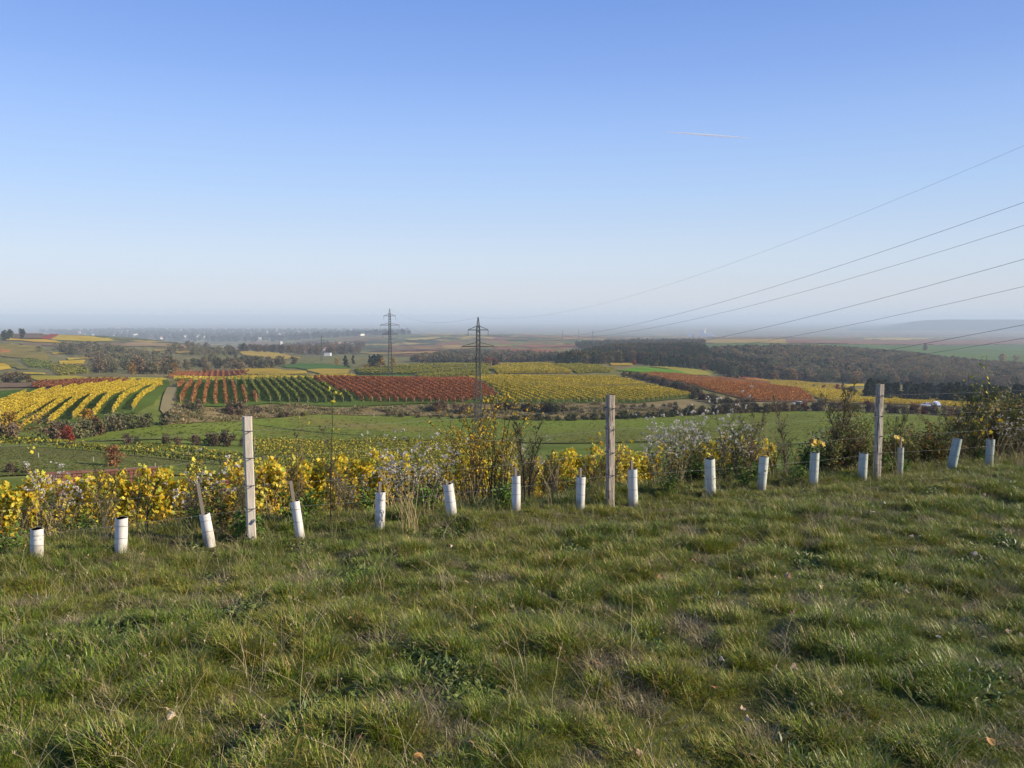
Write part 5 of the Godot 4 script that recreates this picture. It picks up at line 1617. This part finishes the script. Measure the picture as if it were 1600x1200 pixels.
func settlements() -> void:
	R.seed = 55
	tiled_house("tiled_house", "house with red clay tiled roof just below the yellow vines", Vector3(-26.06, -7.01, -46.00), Vector3(-20.49, -7.01, -47.80), -11.2 + EYE, 2.9, deg_to_rad(34))
	tiled_house("tiled_shed", "small red tiled roof behind the vines beside the front post", Vector3(-16.74, -6.78, -43.00), Vector3(-13.98, -6.73, -44.00), -11.0 + EYE, 2.0, deg_to_rad(30))
	var white := Color(0.78, 0.77, 0.74)
	var walls := [white, Color(0.7, 0.66, 0.58), white, Color(0.62, 0.6, 0.58), Color(0.75, 0.72, 0.66)]
	var roofs := [Color(0.22, 0.09, 0.06), Color(0.16, 0.1, 0.08), Color(0.12, 0.11, 0.11), Color(0.26, 0.12, 0.08)]
	var poly := pv([-428,1300, -744,2614, -578,2506, -389,2106, -260,1300, -320,1300, -380,1300])
	for i in 46:
		var p := Vector2.ZERO
		for z in 60:
			p = Vector2(R.randf_range(-1100, -300), R.randf_range(1300, 3400))
			if Geometry2D.is_point_in_polygon(p, poly):
				break
		house_far(p.x, p.y, R.randf_range(9, 16), R.randf_range(8, 10), R.randf_range(4, 6.5), walls[i % 5], roofs[i % 4], R.randf_range(0.1, 1.2), "pale house with dark roof in the valley village", "houses of the valley village")
	var trees_poly := [-395,1200, -677,2380, -557,2416, -354,2001, -222,1200, -296,1200, -351,1200]
	wood("village_trees", trees_poly, 22.0, 56, ["broadleaf", "bare", "broadleaf"], [Color(0.08, 0.075, 0.05), Color(0.12, 0.09, 0.055), Color(0.17, 0.12, 0.06)], 8.0, 13.0, "brown trees among the village houses")
	# church
	var o := thing("church", "white church tower above the village roofs", "church", G([-585,2113][0], [-585,2113][1]), 0.3)
	var m := MB.new()
	m.box(Transform3D(Basis(), Vector3(0, 9, 0)), Vector3(6, 20, 6), Color.WHITE)
	part(o, "tower", m.mesh(), mat("church wall", white, 0.9, false))
	m = MB.new()
	for s in 4:
		var q := Basis(Vector3.UP, s * PI / 2)
		m.tri(q * Vector3(-3.2, 19, 3.2), q * Vector3(3.2, 19, 3.2), Vector3(0, 28, 0), Color.WHITE)
	part(o, "spire", m.mesh(), mat("church roof", Color(0.12, 0.1, 0.1), 0.7, false))
	m = MB.new()
	m.box(Transform3D(Basis(), Vector3(13, 4, 0)), Vector3(19.9, 10, 10), Color.WHITE)
	part(o, "nave", m.mesh(), mat("church wall", white, 0.9, false))
	for b in [[[-254,1146], 9.0, 4.0, "long white building behind the third pylon"], [[-462,2161], 26.0, 6.0, "white hall at the edge of the village"], [[-435,2119], 14.0, 8.0, "white house beside the village hall"]]:
		house_far(b[0][0], b[0][1], b[1], 9.0, b[2], white, Color(0.4, 0.38, 0.36), 0.1, b[3], "", "building", true)
	# town on the plain
	var town := pv([-3892,7242, -3699,8031, -2898,8031, -2217,7597, -1207,7864, -713,6187, -615,4000, -984,4000, -1168,4000, -1523,4215, -2028,4550, -2952,5571])
	for i in 95:
		var p := Vector2.ZERO
		for z in 200:
			p = Vector2(R.randf_range(-5200, -600), R.randf_range(3000, 9000))
			if Geometry2D.is_point_in_polygon(p, town):
				break
		var big := R.randf() < 0.3
		house_far(p.x, p.y, R.randf_range(50, 120) if big else R.randf_range(14, 30), 20.0, R.randf_range(8, 14) if big else R.randf_range(7, 11), walls[i % 5], Color(0.5, 0.5, 0.5) if big else roofs[i % 4], R.randf_range(0.2, 1.1), "pale building of the town on the hazy plain", "buildings of the hazy town", "building", big)
	wood("town_trees", [-3920,6899, -3698,8027, -2216,7594, -908,7392, -443,3600, -885,3600, -1052,3600, -1532,3986, -2282,4569], 75.0, 57, ["broadleaf", "broadleaf"], [Color(0.07, 0.07, 0.05)], 18.0, 30.0, "dark woods around the town on the plain")
	# power station
	var c: Array = [910,4000]
	o = thing("power_station", "white industrial plant with tall chimney on the plain", "factory", G(c[0], c[1]), 0.0)
	var k: float = c[1] / 1300.0
	for h in [[-18, 5, 5, 6], [-8, 4, 8, 3], [1, 6, 5, 11], [10, 13, 6, 6], [18, 6, 5, 4]]:
		m = MB.new()
		m.box(Transform3D(Basis(), Vector3(h[0], h[3] * 0.5, 0) * k), Vector3(h[1], h[3], h[2]) * k, Color.WHITE)
		part(o, "hall", m.mesh(), mat("church wall", white, 0.9, false))
	m = MB.new()
	m.tube(Vector3(5 * k, 0, 0), Vector3(5 * k, 15 * k, 0), 0.9 * k, 0.55 * k, Color.WHITE, 10)
	part(o, "chimney", m.mesh(), mat("church wall", white, 0.9, false))
	# parked cars
	car("white car parked at the edge of the orange vineyard", [106.5,308.2][0], [106.5,308.2][1], 0.25, Color(0.8, 0.8, 0.8))
	car("silver car parked in the russet hedge below the yellow rows", [158.1,315.5][0], [158.1,315.5][1], 0.1, Color(0.7, 0.72, 0.75))
	car("small white van parked beside the silver car", [163.1,317.7][0], [163.1,317.7][1], 1.45, Color(0.8, 0.8, 0.8), true)
	# a pale trough and a marker stake
	o = thing("water_trough", "small pale box standing on the grass below the meadow", "trough", G([-50.6,128.0][0], [-50.6,128.0][1]), 0.2)
	m = MB.new()
	for s in [-1.0, 1.0]:
		m.box(Transform3D(Basis(), Vector3(0, 0.35, s * 0.3)), Vector3(0.8, 0.45, 0.05), Color.WHITE)
		m.box(Transform3D(Basis(), Vector3(s * 0.42, 0.35, 0)), Vector3(0.05, 0.45, 0.66), Color.WHITE)
	m.box(Transform3D(Basis(), Vector3(0, 0.12, 0)), Vector3(0.9, 0.05, 0.66), Color.WHITE)
	part(o, "basin", m.mesh(), mat("trough", Color(0.55, 0.55, 0.52), 0.7, false))
	m = MB.new()
	for s in [-1.0, 1.0]:
		m.tube(Vector3(s * 0.35, -0.1, 0), Vector3(s * 0.35, 0.1, 0), 0.04, 0.04, Color.WHITE, 6)
	part(o, "stand", m.mesh(), mat("trough", Color(0.55, 0.55, 0.52), 0.7, false))
	m = MB.new()
	m.tube(G([-37.6,225.1][0], [-37.6,225.1][1], -0.1), G([-37.6,225.1][0], [-37.6,225.1][1], 1.5), 0.09, 0.08, Color.WHITE, 6)
	single("marker_stake", m.mesh(mat("marker", Color(0.38, 0.36, 0.31), 0.8, false)), "pale marker stake on the upper edge of the meadow", "stake")
	# posts of the low vine rows above the roof
	for q in [[[-60.2,104.7], 0.8], [[-54.1,106.4], 0.8], [[-45.1,104.0], 1.0], [[-42.7,111.1], 0.8]]:
		m = MB.new()
		m.tube(G(q[0][0], q[0][1], -0.1), G(q[0][0], q[0][1], q[1]), 0.05, 0.045, Color.WHITE, 6)
		single("vine_stake", m.mesh(mat("marker", Color(0.38, 0.36, 0.31), 0.8, false)), "pale stake standing behind the red tiled roof", "stake", "pale stakes behind the roof")


func slope_plants() -> void:
	# rows of yellow vines on the slope just below the trellis
	var gold := [Color(0.68, 0.5, 0.03), Color(0.74, 0.58, 0.05), Color(0.62, 0.4, 0.022), Color(0.68, 0.6, 0.09), Color(0.5, 0.48, 0.06), Color(0.34, 0.38, 0.05)]
	var lime := [Color(0.6, 0.5, 0.06), Color(0.42, 0.42, 0.06), Color(0.64, 0.5, 0.05), Color(0.3, 0.33, 0.05), Color(0.5, 0.33, 0.03)]
	var sets := []
	for i in 4:
		sets.append(grapevine(700 + i, gold))
	for i in 4:
		sets.append(grapevine(720 + i, lime))
	R.seed = 12
	for r in 3:
		var q: float = [3.5, 6.0, 8.6][r]
		var t := -2.5 - r * 1.5
		var k := 0
		while t < 11.5 + r * 2.0:
			var at := fence(t, q)
			var o := thing("grapevine", ["golden grapevine from the left end of the row next below the grow tubes", "golden grapevine from the left end of the second row down the slope", "yellow grapevine from the left end of the third row down the slope"][r].insert(0, nth(k + 1) + " "), "grapevine", at, -atan2(-TD, TX) + R.randf_range(-0.15, 0.15) + (PI if R.randf() < 0.5 else 0.0), ["first row of golden vines", "second row of golden vines", "third row of golden vines"][r])
			var v: Array = sets[(R.randi() % 4) + (4 if t > 4.5 and R.randf() < 0.75 else 0)]
			part(o, "trunk", v[0])
			part(o, "foliage", v[1])
			var s := R.randf_range(0.82, 0.95) * lerpf(1.0, 0.88, smoothstep(2.5, 6.0, t))
			o.scale = Vector3(s, s, s)
			t += R.randf_range(0.44, 0.58)
			k += 1


func trellis() -> void:
	R.seed = 20
	var wires := [[0.723, 0.728, 0.682], [0.485, 0.496, 0.408], [0.241, 0.243, 0.141], [0.035, -0.005, -0.091]]
	var ts := [1.83, 5.65, 9.96]
	var cols := [[], [], []]
	for w in wires:
		for i in 3:
			cols[i].append(w[i])
	post("pale weathered square post, tallest in view, before golden vines", ts[0], 0.847, 0.073, 0.46, 0.012, Color(0.64, 0.6, 0.54), cols[0], true)
	post("grey cracked wooden post between the yellow shrub and the grow tubes", ts[1], 0.868, 0.078, 0.40, 0.008, Color(0.52, 0.475, 0.42), cols[1])
	post("grey wooden post with one face in shade among dark weeds", ts[2], 0.827, 0.08, 0.33, 0.0, Color(0.56, 0.53, 0.47), cols[2])
	var said := ["topmost thin wire strung between the three posts", "second wire from the top strung between the posts", "third wire from the top strung between the posts", "lowest wire strung between the posts"]
	for i in 4:
		var w: Array = wires[i]
		var m := MB.new()
		var pts := PackedVector3Array()
		var off := Vector3(0.04, 0, 0.05)
		var p := []
		for k in 3:
			var f := fence(ts[k])
			p.append(Vector3(f.x, w[k], f.z) + off)
		var pre: Vector3 = p[0] - (p[1] - p[0]) * 1.1
		var post_p: Vector3 = p[2] + (p[2] - p[1]) * 1.1
		pre.y = p[0].y + 0.02
		post_p.y = p[2].y - 0.08
		var all := [pre, p[0], p[1], p[2], post_p]
		for k in 4:
			for z in 10:
				var t := z / 10.0
				pts.append((all[k] as Vector3).lerp(all[k + 1], t) + Vector3.DOWN * (0.012 + 0.008 * i) * 4.0 * t * (1.0 - t))
		pts.append(post_p)
		for k in pts.size() - 1:
			m.tube(pts[k], pts[k + 1], 0.0006, 0.0006, Color.WHITE, 4)
		single("trellis_wire", m.mesh(mat("galvanised", Color(0.3, 0.31, 0.31), 0.45, false)), said[i], "wire", "wires of the trellis")
	var W := Color(0.74, 0.73, 0.72)
	var g := Color(0.55, 0.6, 0.55)
	grow_tube("white grow tube nearest the edge of the picture, no stake", 0.18, 0.044, 0.047, -0.05, W)
	grow_tube("white grow tube with dark shadow flecks, second from the end", 0.78, 0.063, 0.049, -0.06, W)
	grow_tube("leaning white tube with tall thin stake, before the pale post", 1.48, 0.021, 0.046, 0.14, W, 0.293)
	grow_tube("slim leaning white tube with grey stake just past the pale post", 2.26, 0.051, 0.041, 0.13, W, 0.240)
	grow_tube("upright white tube with short stake between two leaning tubes", 3.01, 0.061, 0.047, -0.04, W, 0.157)
	grow_tube("white tube leaning over, stake stub just above its rim", 3.76, 0.068, 0.052, 0.12, W, 0.100)
	grow_tube("narrow white tube with stake in front of the yellow shrub", 4.48, 0.085, 0.045, 0.0, W, 0.171)
	grow_tube("grey white tube with dark stake, next before the cracked post", 5.26, 0.003, 0.05, -0.02, Color(0.66, 0.68, 0.66), 0.099)
	grow_tube("greyish tube with stake just past the cracked post", 5.96, 0.027, 0.054, 0.03, Color(0.66, 0.68, 0.66), 0.122)
	grow_tube("pale tube standing beside white seed heads", 7.08, 0.053, 0.062, 0.05, Color(0.64, 0.68, 0.62))
	grow_tube("pale tube leaning forward before the dark upright weeds", 7.88, 0.017, 0.056, -0.06, Color(0.64, 0.68, 0.62))
	grow_tube("pale green tube with bright yellow leaves above it", 8.77, -0.001, 0.055, -0.02, g, 0.0, true)
	grow_tube("pale green tube half hidden just before the shaded post", 9.67, -0.077, 0.058, -0.03, g, -0.013)
	grow_tube("thin tube with dark stake and one yellow leaf past the shaded post", 10.42, -0.056, 0.04, 0.0, Color(0.4, 0.46, 0.42), 0.084, true)
	grow_tube("grey green tube leaning towards the seed heads", 11.52, -0.003, 0.062, -0.16, Color(0.42, 0.5, 0.47))
	grow_tube("grey green tube farthest along the line", 12.39, -0.077, 0.058, -0.02, Color(0.42, 0.5, 0.47))


func weeds() -> void:
	R.seed = 40
	# tall plants one can tell apart
	weed("yellow_shrub", 4.36, 0.9, 1.0, "loose shrub with small ochre leaves, next to the narrow white tube")
	weed("yellow_shrub", 4.73, 1.0, 1.05, "taller ochre shrub with dark stems behind the cracked post's tubes")
	weed("dark_weed", 4.95, 0.7, 0.95, "bare dark twiggy weed beside the ochre shrub")
	weed("aster_plant", 7.84, 0.7, 1.15, "tall plant with white fluffy seed heads behind the pale tube")
	weed("aster_plant", 6.70, 0.5, 0.8, "low white seeded plant at the cracked post's tube")
	weed("aster_plant", 7.08, 0.6, 1.0, "full white seeded plant left of the pale tube")
	weed("aster_plant", 7.01, 0.7, 1.0, "bushy plant with white seed heads past the cracked post")
	weed("aster_plant", 7.48, 0.9, 0.95, "white seeded plant between the taller one and the post")
	weed("aster_plant", 4.08, 2.0, 1.15, "white fluffy plant rising among golden vines")
	weed("aster_plant", 4.36, 2.4, 1.1, "second white fluffy plant among the golden vines")
	weed("aster_plant", 3.77, 1.6, 1.05, "white fluffy plant just behind the upright fifth tube")
	weed("aster_plant", 4.26, 1.8, 1.15, "tallest white fluffy plant before the sixth tube")
	weed("aster_plant", 0.36, 1.0, 0.8, "low white seeded plant between the first two tubes")
	weed("aster_plant", 1.64, 2.2, 1.15, "white fluffy plant in the vines before the pale post")
	weed("dark_weed", 8.30, 0.6, 0.95, "dark upright weed left of the leaning pale tube")
	weed("dark_weed", 9.01, 0.7, 1.0, "dark upright weed between two pale tubes")
	weed("dark_weed", 9.89, 0.6, 1.22, "tallest dark twiggy weed before the shaded post")
	weed("dark_weed", 10.43, 0.9, 1.1, "dark twiggy weed crowding the tallest one")
	weed("dark_weed", 10.18, 0.5, 0.8, "short dark weed at the shaded post's foot")
	weed("green_weed", 11.26, 0.7, 0.75, "greyish green weed just past the shaded post")
	weed("bramble_bush", 11.98, 0.8, 1.0, "dark leafy bramble between the thin tube and the leaning one")
	weed("bramble_bush", 12.07, 0.6, 0.9, "reddish bramble beside the leaning grey tube")
	weed("green_weed", 13.00, 0.8, 1.05, "tall green weed beside the leaning grey tube")
	weed("green_weed", 13.72, 1.0, 1.15, "tall green weed behind the farthest tube")
	weed("bramble_bush", 14.24, 1.0, 1.3, "big bramble with gold leaves at the end of the trellis")
	weed("bramble_bush", 14.71, 0.9, 1.25, "dark bramble at the picture's edge")
	weed("green_weed", 13.86, 0.5, 0.95, "green weed before the dark bramble")
	weed("aster_plant", 13.52, 0.4, 0.9, "white seeded plant past the farthest tube")
	weed("vine_shoot", 13.58, 0.8, 1.25, "tall vine shoot with lime leaves against the forest")
	weed("vine_shoot", 13.20, 0.9, 1.05, "thin vine shoot with few pale leaves beside the taller shoot")
	weed("vine_shoot", 2.65, 0.4, 1.05, "thin leaning vine shoot past the pale post")
	weed("vine_shoot", 2.42, 0.6, 0.85, "short vine shoot behind the slim leaning tube")
	weed("dark_weed", 2.86, 0.8, 0.85, "thin dark weed standing before golden vines")
	weed("dark_weed", 2.37, 0.6, 0.8, "dark bare weed behind the slim leaning tube")
	weed("leaf_spray", 6.31, 0.5, 1.2, "bright yellow leaf spray behind the greyish tube")
	weed("leaf_spray", 5.80, 0.6, 1.3, "yellow leaf spray just before the cracked post")
	weed("vine_shoot", 0.19, 1.0, 0.75, "short vine shoot rising beside the first tube")
	weed("olive_bush", 13.40, 0.9, 1.2, "tall olive bush behind the farthest tube, before the forest")
	weed("olive_bush", 14.37, 1.1, 1.35, "tallest olive bush at the end of the trellis")
	weed("olive_bush", 14.48, 0.8, 1.15, "olive bush at the picture's edge behind the dark bramble")
	weed("olive_bush", 11.62, 0.7, 0.8, "low olive bush beside the thin tube")
	weed("leaf_spray", 13.12, 0.7, 1.7, "yellow vine leaves over the olive bush by the farthest tube")
	weed("leaf_spray", 13.82, 0.9, 1.9, "high spray of lime yellow vine leaves at the end of the trellis")
	weed("leaf_spray", 12.92, 0.8, 1.5, "small spray of yellow leaves above the leaning grey tube")
	# the ragged strip along the trellis
	var strip := [["leafy_weed", "low bright green weed", 34, 0.1, 1.2, 0.45, 0.85], ["dry_weed", "thin straw coloured weed", 70, -0.3, 1.9, 0.5, 1.0], ["green_weed", "small grey green weed", 46, 0.3, 2.2, 0.35, 0.75], ["aster_plant", "small white seeded weed", 12, 0.5, 2.6, 0.5, 0.85], ["bramble_bush", "low dark bramble", 22, 0.5, 2.4, 0.45, 0.8], ["dark_weed", "small dark weed", 34, 0.4, 2.0, 0.35, 0.6]]
	for s in strip:
		for i in s[2] as int:
			var t := R.randf_range(-2.2, 17.0)
			var q := R.randf_range(s[3], s[4])
			weed(s[0], t, q, R.randf_range(s[5], s[6]) * (1.0 if t < 8.0 else 1.15), s[1] + " " + nearest_mark(t, q), (s[1] as String).replace("weed", "weeds").replace("bramble", "brambles") + " along the tubes")
	# the right-hand end is thick with dark growth
	for i in 80:
		var t := 8.0 + 8.5 * pow(R.randf(), 0.8)
		var q := R.randf_range(0.45, 2.8)
		weed(["dark_weed", "olive_bush", "bramble_bush", "olive_bush"][i % 4], t, q, R.randf_range(0.6, 0.98), ["dark twiggy weed", "olive leafy bush", "dark low bramble", "yellowish olive bush"][i % 4] + " in the thicket " + nearest_mark(t, q), "dark thicket beyond the cracked post")
